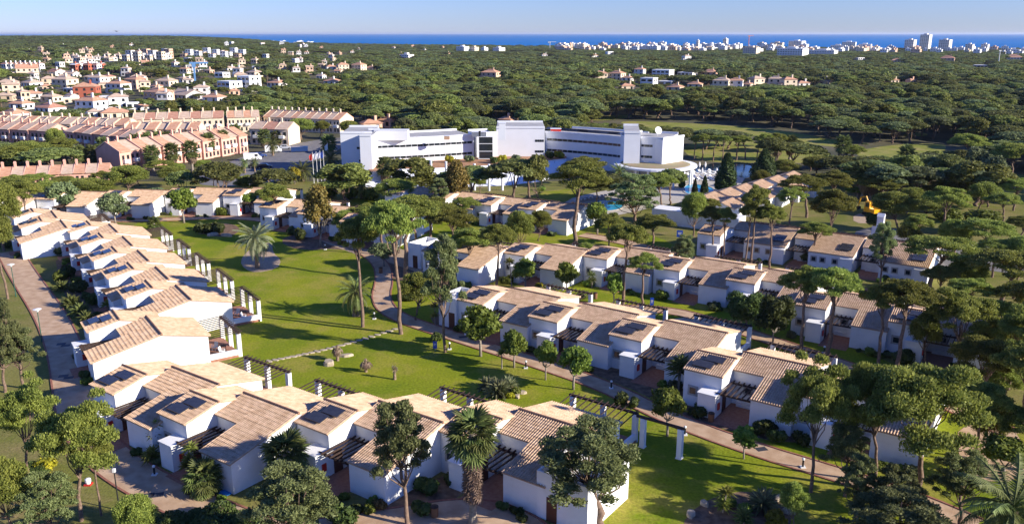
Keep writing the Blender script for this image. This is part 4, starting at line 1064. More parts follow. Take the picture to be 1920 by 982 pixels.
for k, (px, py, top) in enumerate([(1871, 126, 96), (1456, 135, 124), (1488, 137, 127)]):
    p = ground_at(px, py); o = thing('mast', ['tall pale lattice mast in the right hand wood', 'slim floodlight mast left of the wood clearing', 'slim floodlight mast right of the wood clearing'][k], 'mast', p)
    h = tall(px, py, top)
    obj('pole', MB().tube([(0,0,0),(0,0,h)], [.5,.3], 6).mesh('pole', WHITE), o); obj('head', MB().box(-1.4, 1.4, -.3, .3, h, h + .8).mesh('head', WHITE), o)
# gull in flight
gd = Vector((-66, 145, 37.3))
V_ = []; 
g = MB()
g.tube([(0,-.32,0),(0,-.2,.02),(0,0,.03),(0,.2,.01),(0,.36,0)], [.02,.07,.085,.05,.01], 8)
for s in (-1, 1):
    g.add([(s*.05,.1,.03),(s*.35,.16,.2),(s*.72,-.02,.1),(s*.7,-.06,.1),(s*.33,-.04,.19),(s*.05,-.12,.03)], [(0,1,4,5),(1,2,3,4)])
obj('gull', g.mesh('gull', GREYW, True), None, gd, R(60), label='grey and white gull gliding over the far left horizon', cat='bird')

# ------------------------------------------------------------------ vegetation prototypes
def unit(v): return v / np.maximum(np.linalg.norm(v, axis=1, keepdims=True), 1e-6)
def cards(C, Nn, wid, ln, g, up=0.35, face=0.5):
    """leaf tufts: quads at C; a share 'face' lies across the normal, the rest stands along it"""
    n = len(C)
    Nn = unit(Nn + g.normal(0, .35, (n, 3)))
    ax = unit(g.normal(0, 1, (n, 3)))
    t = unit(np.cross(Nn, ax)); b = np.cross(Nn, t)
    along = g.random(n) > face
    L = np.where(along[:, None], unit(Nn + np.array([0, 0, up])), b)
    s = g.uniform(.7, 1.3, (n, 1))
    hw, hl = t * wid * .5 * s, L * ln * .5 * s
    V = np.stack([C - hw * .75 - hl, C + hw * .75 - hl, C + hw + hl, C - hw + hl], 1).reshape(-1, 3)
    return V, np.arange(n * 4).reshape(-1, 4)
def lobecrown(lobes, n, wid, ln, g, up=.35, face=.5, low=-.35, shell=(.72, 1.06)):
    A_ = np.array(lobes, float); wgt = (A_[:, 3] * A_[:, 4]); wgt /= wgt.sum()
    idx = g.choice(len(A_), n, p=wgt)
    D = unit(g.normal(0, 1, (n, 3))); m = D[:, 2] < low; D[m, 2] *= -1
    r = g.uniform(*shell, (n, 1))
    Cc = A_[idx, :3] + D * A_[idx, 3:6] * r
    return cards(Cc, D / A_[idx, 3:6], wid, ln, g, up, face)
def limbs(mb, base, targets, r0, g):
    for tgt in targets:
        b = Vector(base); t = Vector(tgt); mid = b.lerp(t, .5) + Vector((g.normal(0, .25), g.normal(0, .25), -.15 * (t - b).length))
        mb.tube([b, mid, t], [r0, r0 * .65, r0 * .22], 5, cap=False)
def pine(seed, H=15.0, Rr=4.5, frac=.3, kind='umbrella', n=7000, card=.30, near=True, mat_=None, lean=.5, thick=1.0):
    g = np.random.default_rng(seed)
    zc = H * (1 - frac)
    sway = [Vector((0, 0, 0))]
    dx, dy = g.normal(0, lean, 2)
    for i in range(1, 7):
        s = i / 6; sway.append(Vector((dx * s * s + g.normal(0, .10), dy * s * s + g.normal(0, .10), zc * s)))
    top = sway[-1]
    tr = MB(); r0 = H * .016 + .05
    tr.tube([Vector((0, 0, -.3))] + sway[0:], [r0 * 1.35] + [r0 * (1.15 - .5 * i / 6) for i in range(7)], 8)
    lobes = []
    nl = (52 if kind != 'open' else 64) if near else 22
    ctr = Vector((top.x, top.y, 0))
    for i in range(nl):
        a = g.uniform(0, 2 * math.pi); q = math.sqrt(g.uniform(0, 1))
        if kind == 'umbrella':
            a = i * 2.39996 + g.normal(0, .25); q = min(1, math.sqrt((i + .5) / nl) + g.normal(0, .04))
        if kind == 'dome':
            a = i * 2.39996 + g.normal(0, .2); q = math.sqrt((i + .5) / nl); lr = Rr * g.uniform(.24, .34)
            lobes.append((ctr.x + Rr * .74 * q * math.cos(a), ctr.y + Rr * .74 * q * math.sin(a), zc + H * frac * (.30 + .50 * math.sqrt(max(0, 1 - q * q * .96))) + g.normal(0, .012 * H), lr, lr, lr * .62))
        elif kind == 'umbrella':
            rr = q * Rr * .80; dome = (1 - (q * .92) ** 2.4)
            z = zc + H * frac * (.22 + .56 * dome) + g.normal(0, .1 * H * frac * thick)
            lr = Rr * (g.uniform(.14, .25) if near else g.uniform(.2, .32)); lobes.append((ctr.x + rr * math.cos(a), ctr.y + rr * math.sin(a), z, lr, lr, lr * .62))
        elif kind == 'round':
            ph = math.acos(g.uniform(-.5, 1)); rr = Rr * .7 * g.uniform(.75, 1)
            z = zc + H * frac * .5 + math.cos(ph) * H * frac * .38
            lr = Rr * (g.uniform(.17, .29) if near else g.uniform(.24, .36)); lobes.append((ctr.x + rr * math.sin(ph) * math.cos(a), ctr.y + rr * math.sin(ph) * math.sin(a), z, lr, lr, lr * .75))
        else:                                         # open, irregular Aleppo pine
            s = g.uniform(0, 1); z = zc + H * frac * (.08 + .86 * s); rr = Rr * (1.0 - .55 * s) * g.uniform(.25, .95)
            lr = Rr * g.uniform(.10, .19); lobes.append((ctr.x + rr * math.cos(a), ctr.y + rr * math.sin(a), z, lr, lr, lr * .7))
    tg = [(l[0], l[1], l[2] - l[5] * .5) for l in (lobes[:16 if kind != 'open' else 40] if near else lobes[:5])]
    limbs(tr, sway[5] if kind != 'open' else sway[4], tg[:8], r0 * .42, g); limbs(tr, top, tg[8:], r0 * .3, g)
    if kind == 'open': tr.tube([top, (top.x * 1.1, top.y * 1.1, zc + H * frac * .85)], [r0 * .5, r0 * .12], 6)
    Vv, Ff = lobecrown(lobes, n, card * .8, card * 1.5, g, low=-.2 if kind in ('umbrella', 'dome') else -.55, face=.3 if near else .75, up=.8, shell=(.3, 1.22) if near else (.72, 1.06))
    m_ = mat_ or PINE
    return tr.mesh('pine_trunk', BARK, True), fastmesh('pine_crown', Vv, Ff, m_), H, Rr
def joined(trunk, crown, name):
    """one mesh of a far tree: trunk and crown with both materials"""
    tv = np.array([v.co[:] for v in trunk.vertices]); cv = np.zeros(len(crown.vertices) * 3); crown.vertices.foreach_get('co', cv); cv = cv.reshape(-1, 3)
    me = bpy.data.meshes.new(name)
    fs = [tuple(p.vertices) for p in trunk.polygons]; cf = np.arange(len(cv)).reshape(-1, 4) + len(tv)
    me.from_pydata(np.concatenate([tv, cv]).tolist(), [], fs + cf.tolist())
    me.materials.append(trunk.materials[0]); me.materials.append(crown.materials[0])
    me.polygons.foreach_set('material_index', [0] * len(fs) + [1] * len(cf)); me.update()
    return me
PROTO = {
 'tall': [pine(1, frac=.27, n=24000, card=.155, lean=.6), pine(2, frac=.30, n=24000, card=.155, lean=.9), pine(3, frac=.25, Rr=4.2, n=22000, card=.155, lean=.4)],
 'mid': [pine(4, H=13, Rr=5, frac=.42, n=32000, card=.155), pine(5, H=13, Rr=5, frac=.38, n=32000, card=.155, lean=.8)],
 'big': [pine(10, H=13, Rr=6.0, frac=.56, n=42000, card=.155, thick=1.7), pine(11, H=13, Rr=6.0, frac=.52, n=42000, card=.155, thick=1.5, lean=.9)],
 'round': [pine(6, H=10, Rr=4.2, frac=.66, kind='round', n=30000, card=.15), pine(7, H=10, Rr=4.2, frac=.72, kind='round', n=30000, card=.15)],
 'open': [pine(8, H=13, Rr=4.5, frac=.55, kind='open', n=26000, mat_=PINE2, card=.15), pine(9, H=13, Rr=4.5, frac=.62, kind='open', n=28000, mat_=PINE2, card=.15, lean=1.0)],
}
def broad(seed, H=5.0, Rr=1.9, frac=.66, n=3800, card=.24, m_=None, bark=None, slim=1.0):
    g = np.random.default_rng(seed); zc = H * (1 - frac)
    tr = MB(); r0 = .09 + H * .008
    tr.tube([(0,0,-.2),(0,0,zc*.5),(g.normal(0,.08),g.normal(0,.08),zc)], [r0*1.2,r0,r0*.8], 7)
    lobes = []
    for i in range(24):
        a = g.uniform(0, 6.283); ph = math.acos(g.uniform(-.75, 1)); rr = Rr * g.uniform(.4, .78)
        lr = Rr * g.uniform(.2, .42); lobes.append((rr*math.sin(ph)*math.cos(a), rr*math.sin(ph)*math.sin(a), zc + H*frac*.5 + math.cos(ph)*H*frac*.34, lr, lr, lr*.8*slim))
    limbs(tr, (0, 0, zc * .95), [l[:3] for l in lobes[:9]], r0 * .5, g)
    Vv, Ff = lobecrown(lobes, int(n * 1.3), card * .85, card * 1.1, g, face=.7, low=-.8, shell=(.3, 1.28))
    return tr.mesh('tree_trunk', bark or GREYBARK, True), fastmesh('tree_crown', Vv, Ff, m_ or BROAD), H, Rr
PROTO['broad'] = [broad(21), broad(22), broad(23)]
PROTO['dense'] = [broad(24, H=6, Rr=3, frac=.8, n=8000, card=.26, m_=DARKBUSH)]
PROTO['olive'] = [broad(25, H=6.5, Rr=2.8, frac=.7, n=4200, card=.26, m_=OLIVE)]
PROTO['autumn'] = [broad(26, H=10, Rr=2.6, frac=.8, n=4600, card=.28, m_=AUTUMN, slim=1.5)]
PROTO['yellow'] = [broad(27, H=5, Rr=1.8, frac=.95, n=3800, card=.26, m_=YELLOWL, slim=1.3)]
PROTO['poplar'] = [broad(28, H=11, Rr=2.6, frac=.88, n=4200, card=.3, m_=OLIVE, slim=1.5)]
def column_tree(seed, H=8, Rr=.9, n=3800, m_=None):
    g = np.random.default_rng(seed); z = g.uniform(.03, 1, n) ** .9; a = g.uniform(0, 6.283, n)
    prof = np.sin(np.clip(z, 0, 1) ** .6 * math.pi) ** .7 * (1 - .45 * z) + .06
    r = Rr * prof * g.uniform(.8, 1.1, n) * (1 + .15 * np.sin(a * 5 + z * 9))
    Cc = np.stack([r * np.cos(a), r * np.sin(a), z * H], 1); Nn = np.stack([np.cos(a), np.sin(a), .5 + 0 * a], 1)
    Vv, Ff = cards(Cc, Nn, .2, .42, g, up=1.5, face=.45)
    tr = MB(); tr.tube([(0,0,-.2),(0,0,H*.85)], [.16,.04], 6)
    return tr.mesh('cypress_trunk', GREYBARK), fastmesh('cypress_crown', Vv, Ff, m_ or CYP), H, Rr
PROTO['cypress'] = [column_tree(31), column_tree(32)]
PROTO['fir'] = [column_tree(33, H=9, Rr=2.6, n=6500)]
def bushmesh(seed, Rr=1.0, H=1.2, n=900, m_=None, card=.17):
    g = np.random.default_rng(seed); lobes = []
    for i in range(8):
        a = g.uniform(0, 6.283); q = math.sqrt(g.uniform(0, 1)) * .6 * Rr; lr = Rr * g.uniform(.35, .5); lobes.append((q*math.cos(a), q*math.sin(a), H*g.uniform(.35, .6), lr, lr, H*.4))
    Vv, Ff = lobecrown(lobes, n, card, card * 1.3, g, face=.7, low=-.9)
    tr = MB(); limbs(tr, (0, 0, -.1), [l[:3] for l in lobes[:4]], .05, g)
    return tr.mesh('shrub_stem', GREYBARK), fastmesh('shrub_foliage', Vv, Ff, m_ or DARKBUSH), H, Rr
PROTO['bush'] = [bushmesh(41), bushmesh(42)]
PROTO['hedge'] = [bushmesh(48, Rr=3.6, H=2.4, n=9000), bushmesh(49, Rr=3.6, H=2.6, n=9000)]
PROTO['greenbush'] = [bushmesh(43, m_=BROAD), bushmesh(44, m_=BROAD)]
PROTO['redbush'] = [bushmesh(45, m_=REDSHRUB)]
PROTO['palebush'] = [bushmesh(46, m_=OLIVE)]
PROTO['yellowbush'] = [bushmesh(47, m_=YELLOWL)]
# palms
def frond(L, droop, nleaf, lw, ll, m_, g, name):
    V = []; F = []
    def P(s): return Vector((L * (s - .12 * droop * s ** 3), 0, L * (.62 * s - droop * s * s)))
    pr = [P(i / 10) for i in range(11)]
    mb = MB(); mb.tube(pr, [.05 * (1 - .85 * i / 10) for i in range(11)], 4, cap=False)
    for i in range(nleaf):
        s = .12 + .88 * i / nleaf; p = P(s); tdir = (P(min(1, s + .02)) - P(s - .02)).normalized()
        le = ll * math.sin(min(1, s * 1.15) * math.pi * .92 + .1) * .8 + ll * .25
        for sd in (-1, 1):
            dirn = (Vector((0, sd, 0)) * .82 + tdir * .55 + Vector((0, 0, -.25 + g.normal(0, .12)))).normalized()
            e = p + dirn * le; k = tdir * lw
            mb.add([p - k, p + k, e + Vector((0, 0, -.05)) ], [(0, 1, 2)])
    return mb.mesh(name, m_)
gq = np.random.default_rng(5)
FROND = [frond(3.3, d_, 30, .045, .62, DATE, gq, 'date_frond') for d_ in (.42, .62, .9)]
FRONDG = [frond(3.0, d_, 26, .05, .62, PALM, gq, 'green_frond') for d_ in (.45, .7, 1.0)]
def trunkmesh(H, r, m_=PALMBARK, flare=1.3):
    mb = MB(); N_ = 12; pts = [(0, 0, -.2)] + [(0, 0, H * i / N_) for i in range(N_ + 1)]
    mb.tube(pts, [r * flare] + [r * (flare - (flare - 1) * min(1, i / 3)) * (1 + .06 * (i % 2)) for i in range(N_ + 1)], 10)
    return mb.mesh('palm_trunk', m_)
def palm_parts(px, py, H, fl, label, fronds=FROND, n=46, r=.32, name='date_palm', lift=0.0):
    p = site(px, py); root = thing(name, label, 'palm tree', p, rnd.uniform(0, 6))
    obj('trunk', trunkmesh(H, r), root)
    for k in range(n):
        s = k / n; el = R(62 - 92 * s + rnd.uniform(-6, 6)); v = 0 if s < .3 else 1 if s < .7 else 2
        o = obj('frond', fronds[v], root, (0, 0, H + .1 - s * .35))
        o.rotation_euler = (rnd.uniform(-.15, .15), R(30) - el, k * 2.39996); sc = fl / 3.3 * rnd.uniform(.9, 1.08); o.scale = (sc, sc, sc)
    return root
def join_crown(parts, name, mats):
    V = []; F = []; M = []; off = 0
    for me, mx, mi in parts:
        V += [mx @ v.co for v in me.vertices]; F += [tuple(i + off for i in p.vertices) for p in me.polygons]; M += [mi] * len(me.polygons); off = len(V)
    me = bpy.data.meshes.new(name); me.from_pydata([v[:] for v in V], [], F)
    for m_ in mats: me.materials.append(m_)
    me.polygons.foreach_set('material_index', M); me.update(); return me
def fan(m_, seed):
    mb = MB(); g = np.random.default_rng(seed); mb.tube([(0,0,0),(.5,0,.12),(.95,0,.1)], [.03,.025,.02], 4, cap=False)
    for i in range(15):
        a = R(-105 + 15 * i); L = .95 * (1 - .12 * abs(i - 7) / 7); c = Vector((.95, 0, .1)); dd = Vector((math.cos(a), math.sin(a), -.22 - .25 * g.random())); sd = Vector((-math.sin(a), math.cos(a), 0)) * .085
        mid = c + dd * L * .55 + Vector((0, 0, .08)); mb.add([c - sd * .4, c + sd * .4, mid + sd, c + dd * L, mid - sd], [(0, 1, 2, 3, 4)])
    return mb.mesh('fan_leaf', m_)
FANS = [fan(PALM, s) for s in (1, 2, 3)]; FANDEAD = [fan(DEADP, s) for s in (4, 5)]
def fanmx(k, n, H, tilt0, tilt1, g, sc=1.0):
    s = k / n; el = R(tilt0 + (tilt1 - tilt0) * s + g.uniform(-8, 8))
    return Matrix.Translation((0, 0, H - s * .5)) @ Matrix.Rotation(k * 2.39996, 4, 'Z') @ Matrix.Rotation(-el, 4, 'Y') @ Matrix.Scale(sc * g.uniform(.85, 1.1), 4)
g7 = np.random.default_rng(9)
FANCROWN = join_crown([(FANS[k % 3], fanmx(k, 44, 0, 72, -45, g7), 0) for k in range(44)] + [(FANDEAD[k % 2], fanmx(k, 14, -.5, -55, -80, g7), 1) for k in range(14)], 'fan_crown', [PALM, DEADP])
FANTRUNK = trunkmesh(8.0, .2, GREYBARK, 1.6)
DATECROWN = join_crown([(FRONDG[0 if k < 10 else 1 if k < 24 else 2], Matrix.Translation((0, 0, -.3 * k / 36)) @ Matrix.Rotation(k * 2.39996, 4, 'Z') @ Matrix.Rotation(R(30) - R(62 - 95 * k / 36), 4, 'Y'), 0) for k in range(36)], 'date_crown', [PALM])
def yuccahead(m_, n, L, seed, w_=.07):
    g = np.random.default_rng(seed); mb = MB()
    for k in range(n):
        a = k * 2.39996; el = R(85 - 105 * k / n + g.uniform(-8, 8)); d_ = Vector((math.cos(a) * math.cos(el), math.sin(a) * math.cos(el), math.sin(el))); s_ = Vector((-math.sin(a), math.cos(a), 0)) * w_
        l_ = L * g.uniform(.8, 1.15); m1 = d_ * l_ * .5 + Vector((0, 0, .03)); e = d_ * l_ + Vector((0, 0, -.18 * l_)); mb.add([-s_ * .6, s_ * .6, m1 + s_, e, m1 - s_], [(0, 1, 2, 3, 4)])
    return mb.mesh('sword_leaves', m_)
YH = [yuccahead(YUCCA, 40, .75, 1), yuccahead(SAGE, 44, 1.35, 2, .09), yuccahead(PALM, 40, 1.0, 3, .08), yuccahead(DEADP, 26, .9, 4, .07)]

def span(px, py, w): return w / 2 / (FPX / (site(px, py).y * C_ + EYE * S_))
TREES = []
def tree(kind, px, py, top, wpx, label, cat='tree', name=None, group=None, var=None, z=0.0):
    tr, cr, H, Rr = PROTO[kind][var if var is not None else rnd.randrange(len(PROTO[kind]))]
    p = site(px, py, z); h = tall(px, py, top) - z if top is not None else H
    r_ = span(px, py, wpx)
    nm = name or {'tall':'pine_tree','mid':'pine_tree','big':'pine_tree','round':'pine_tree','open':'pine_tree','cypress':'cypress_tree','fir':'conifer_tree'}.get(kind, 'broadleaf_tree')
    root = thing(nm, label, cat, p, rnd.uniform(0, 6.28), group, (r_ / Rr, r_ / Rr, h / H))
    obj('trunk', tr, root); obj('crown', cr, root)
    TREES.append((p.x, p.y, r_))
    return root
T = tree
for x, y, tp, w_, kd, lb in [(718, 478, 384, 98, 'mid', 'full pine crown filling the gap behind the tallest lawn pine'), (852, 476, 392, 96, 'mid', 'full pine left of the second row gable'), (905, 506, 428, 84, 'open', 'feathery pine over the first second-row roof'), (1010, 452, 396, 50, 'round', 'dark rounded conifer at the hotel wall villas'),
        (1995, 790, 610, 170, 'big', 'large dark pine beyond the right border of the paved court'), (2030, 900, 700, 190, 'big', 'large dark pine shading the paved court from the right'), (1980, 690, 540, 150, 'big', 'large dark pine beyond the last second-row villa'), (1830, 860, 720, 110, 'mid', 'pine at the paved court edge behind the spreading pine'),
        (1800, 985, 850, 130, 'open', 'ragged pine beside the corner date palm'), (1660, 1000, 880, 120, 'open', 'ragged young pine at the bottom by the lower bed'), (1850, 770, 640, 130, 'big', 'broad dark pine over the paved court'), (100, 1010, 880, 130, 'open', 'ragged pine at the lower left grass'), (260, 1040, 930, 90, 'round', 'low pine at the bottom by the drive hedge'), (1490, 1000, 905, 60, 'round', 'dark young pine at the rim of the lower bed')]:
    tree(kd, x, y, tp, w_, lb)
# --- tall pines on and around the lawn
T('tall', 680, 613, 412, 92, 'tall slender pine on the lawn beside the squat date palm', var=0)
T('tall', 752, 626, 380, 118, 'tallest slender pine where the stepping stones meet the path', var=1)
T('open', 835, 660, 440, 96, 'thin sparse pine with bare trunk before the block with air conditioners', var=0)
T('tall', 760, 528, 372, 120, 'dark pine behind the tallest slender pine at the path bend', var=2)
T('mid', 806, 470, 372, 112, 'broad pine with forked pale trunk before the hidden white villa')
T('mid', 780, 452, 368, 90, 'rounded dark pine squeezed behind the forked pine')
T('tall', 932, 545, 424, 78, 'pine with bare trunk standing before the first second-row gable', var=0)
T('mid', 880, 520, 430, 90, 'loose pine crown over the gravel bed beside the second row')
T('tall', 1076, 466, 306, 118, 'great umbrella pine with dark straight trunk before the round pool', var=1)
T('tall', 992, 378, 305, 66, 'umbrella pine standing on the small lawn below the hotel wall', var=0)
T('mid', 1118, 390, 326, 62, 'umbrella pine shading the loungers of the round pool')
T('mid', 1090, 352, 296, 90, 'umbrella pine before the hotel right wing and the twin cypresses')
T('open', 1190, 428, 322, 112, 'massive grey-green pine with leaning trunks beside the round pool', var=1)
T('mid', 1240, 395, 326, 74, 'dense round pine between the massive pine and the cypresses')
T('tall', 1168, 572, 418, 82, 'pine on the path edge beside the blue notice by the second row', var=2)
T('mid', 1225, 470, 405, 84, 'bushy pine beside the brown path to the pool')
T('tall', 1204, 578, 478, 74, 'low pine with curved trunk before the third second-row villa', var=1)
T('round', 1300, 445, 360, 62, 'dark bushy pine at the corner of the clubhouse path')
for k, (x, y, tp, w_) in enumerate([(1335, 486, 388, 56), (1356, 490, 392, 48), (1398, 497, 380, 46), (1408, 497, 352, 60), (1443, 502, 384, 58), (1521, 497, 416, 74)]):
    T('tall', x, y, tp, w_, f'slender pine before the long low villas, {ORD[k]} counting from the blue path sign')
T('mid', 1551, 484, 356, 92, 'broad pine leaning over the roof with the white chimney')
T('mid', 1512, 408, 330, 96, 'dark umbrella pine beside the clubhouse gables')
T('mid', 1560, 392, 322, 80, 'umbrella pine between the clubhouse and the excavator')
T('round', 1685, 434, 360, 96, 'big round pine on the grass right of the excavator')
T('mid', 1768, 444, 352, 92, 'umbrella pine with reddish branching trunk above bright green shrub')
T('round', 1735, 408, 372, 96, 'low dark pine hedge-like crown behind the reddish trunk', var=1)
T('open', 1651, 541, 416, 62, 'narrow pine with twin thin trunks right of the white chimney', var=0)
T('mid', 1742, 542, 440, 150, 'wide flat umbrella pine behind the second row end')
T('mid', 1836, 490, 408, 112, 'umbrella pine with forked dark trunk by the tarmac yard')
T('mid', 1874, 580, 466, 156, 'large dark pine on the right edge above the shaded path')
T('mid', 1905, 470, 402, 70, 'pine on the right edge beside the tarmac yard')
T('tall', 1501, 664, 505, 98, 'umbrella pine with thick trunk at the edge of the second row path', var=0)
T('tall', 1551, 676, 500, 116, 'wide umbrella pine over the sixth second-row villa court', var=1)
T('tall', 1646, 688, 536, 84, 'slim pine with wavy trunk before the sixth second-row villa', var=2)
T('tall', 1680, 700, 530, 118, 'umbrella pine with forking trunk at the sixth villa corner', var=0)
T('big', 1796, 700, 545, 140, 'big pine with low fork before the last second-row villa')
T('round', 1735, 690, 590, 66, 'young dark pine against the last second-row villa wall', var=0)
T('big', 1890, 730, 585, 120, 'dark pine at the right edge beyond the paved court')
T('mid', 1915, 800, 640, 120, 'dark pine on the right edge by the paved court')
T('big', 1520, 922, 688, 150, 'leaning pine on the lawn with crown over the last path villa')
T('big', 1640, 905, 690, 150, 'pine crown over the roof end of the last path villa')
T('big', 1722, 930, 690, 250, 'huge spreading pine by the path in the lower right')
T('open', 1584, 930, 800, 110, 'smaller pine with orange trunk beside the path on the lower lawn', var=0)
T('open', 1604, 976, 850, 84, 'young thin pine on the shaded lower lawn', var=1)
T('open', 1700, 1045, 925, 230, 'broad low pine crown rising at the bottom below the spreading pine', var=1)
T('dense', 1399, 616, 546, 72, 'dark dense round tree before the fifth second-row villa')
T('dense', 1449, 642, 552, 76, 'dark dense round tree overhanging the second row path')
# --- left edge and bottom pines
T('big', 153, 976, 757, 170, 'umbrella pine with twisting trunk on the grass beside the driveway bend')
T('mid', 190, 966, 800, 80, 'slim dark trunked pine behind the twisting pine by the lamp post')
T('big', 55, 908, 724, 130, 'umbrella pine on the left grass above the yellow shrub')
T('round', 30, 1010, 850, 110, 'low pine at the lower left corner')
T('open', 45, 727, 612, 92, 'light pine on the olive grass beside the shaded driveway', var=0)
T('open', 10, 735, 560, 90, 'light pine at the left edge above the driveway grass', var=1)
T('mid', 15, 560, 400, 80, 'dense pine on the left edge by the driveway top')
T('round', 8, 470, 340, 90, 'dark pine above the first stepped villa')
T('mid', 52, 425, 338, 76, 'dark pine behind the top of the stepped row')
T('open', 764, 984, 752, 142, 'sparse grey-green pine before the third entrance villa', var=0)
T('open', 560, 1050, 862, 200, 'bushy grey-green pine at the bottom below the fan palm', var=1)
T('open', 1127, 985, 792, 236, 'large grey-green pine against the white corner block', var=1)
# --- small garden trees along the lawn path
for x, y, tp, w_, lb in [(901, 668, 574, 78, 'round garden tree with rusty top on the lawn path by the black door'), (964, 689, 618, 52, 'small garden tree between the rusty tree and the path villas'),
        (1023, 712, 640, 42, 'thin garden tree beside the first path villa entrance'), (1075, 730, 652, 66, 'leafy garden tree before the second path villa'),
        (1251, 817, 728, 66, 'leafy garden tree by the red brick kerb end'), (1394, 860, 797, 48, 'small young tree with bare lower trunk on the lower lawn'),
        (985, 544, 486, 52, 'dark garden tree against the second second-row villa'), (1062, 551, 492, 44, 'slim garden tree on the gravel before the second second-row gable'),
        (1151, 572, 508, 36, 'narrow garden tree beside the second row path'), (345, 418, 350, 56, 'bright green round tree on the lawn before the bright gable'),
        (1778, 440, 392, 60, 'bright green leafy shrub tree under the reddish pine'), (1120, 440, 380, 44, 'leafy tree beside the last villa below the hotel')]:
    T('broad', x, y, tp, w_, lb)
T('olive', 217, 422, 362, 62, 'grey-green olive tree between the bright gables')
T('olive', 124, 404, 342, 60, 'sparse pale tree before the woodland villas')
T('autumn', 601, 462, 345, 58, 'tall autumn tree with yellowing leaves behind the gravel bed')
T('autumn', 858, 400, 300, 56, 'tall pale leafy tree rising before the hotel terrace wall')
T('autumn', 505, 400, 350, 36, 'small yellow leaved tree beside the round pine')
T('mid', 518, 424, 346, 72, 'round pine behind the big date palm')
T('mid', 645, 382, 312, 60, 'umbrella pine with reddish trunk by the hotel hedge')
T('round', 735, 392, 338, 90, 'dark spreading pine beside the hotel hedge')
T('yellow', 553, 345, 312, 26, 'vivid yellow green shrub tree before the flagpoles', 'tree')
T('round', 900, 362, 328, 30, 'small round conifer before the white terrace wall')
T('open', 830, 405, 332, 50, 'upright pine among the villas below the hotel wall')
T('mid', 875, 425, 372, 62, 'dark umbrella pine at the court of the hotel wall villas')
T('round', 975, 478, 395, 66, 'dark bushy conifer before the third hotel wall villa', var=1)
T('round', 780, 600, 515, 84, 'feathery grey-green tree before the tall white service block')
T('cypress', 1091, 300, 256, 12, 'taller of the twin dark cypresses before the hotel'); T('cypress', 1103, 300, 268, 9, 'shorter of the twin dark cypresses before the hotel')
T('cypress', 1360, 360, 288, 36, 'big dark cypress clump beside the lake'); T('cypress', 1302, 368, 336, 11, 'left small cypress at the long pool'); T('cypress', 1320, 368, 330, 14, 'right small cypress at the long pool'); T('cypress', 1278, 352, 320, 12, 'small cypress under the round canopy edge')
T('fir', 1430, 342, 280, 46, 'dark pointed conifer behind the clubhouse gables')
T('poplar', 1825, 346, 272, 50, 'pale green birch-like tree by the right hand fairway'); T('poplar', 1862, 356, 288, 46, 'second pale birch-like tree by the right hand fairway')
for k in range(9):
    x = 1302 + k * 19 + rnd.uniform(-5, 5); T('tall', x, 303 + rnd.uniform(-4, 4), 252 + rnd.uniform(-3, 5), rnd.uniform(30, 44), 'slim trunked umbrella pine in the line along the lake fairway', group='pines along the lake fairway')
for k, (x, y, tp, w_) in enumerate([(20, 330, 272, 84), (62, 322, 264, 90), (108, 300, 240, 44), (128, 312, 258, 60), (170, 380, 335, 110), (240, 372, 312, 86), (310, 338, 300, 62), (335, 352, 312, 66), (90, 385, 338, 70), (30, 385, 330, 70), (425, 360, 318, 62), (470, 372, 330, 60), (505, 358, 318, 60), (565, 262, 222, 62), (600, 258, 226, 36), (640, 242, 212, 36), (655, 262, 226, 44), (25, 362, 330, 56), (72, 360, 326, 60), (122, 362, 330, 56), (150, 362, 334, 50), (195, 356, 322, 44), (262, 348, 318, 50), (120, 292, 262, 40), (40, 268, 248, 36), (330, 330, 306, 44), (380, 322, 300, 44)]):
    T('round' if k % 3 else 'mid', x, y, tp, w_, 'dark rounded pine in the belt between the villas and the pink townhouses', group='pines by the pink townhouses')
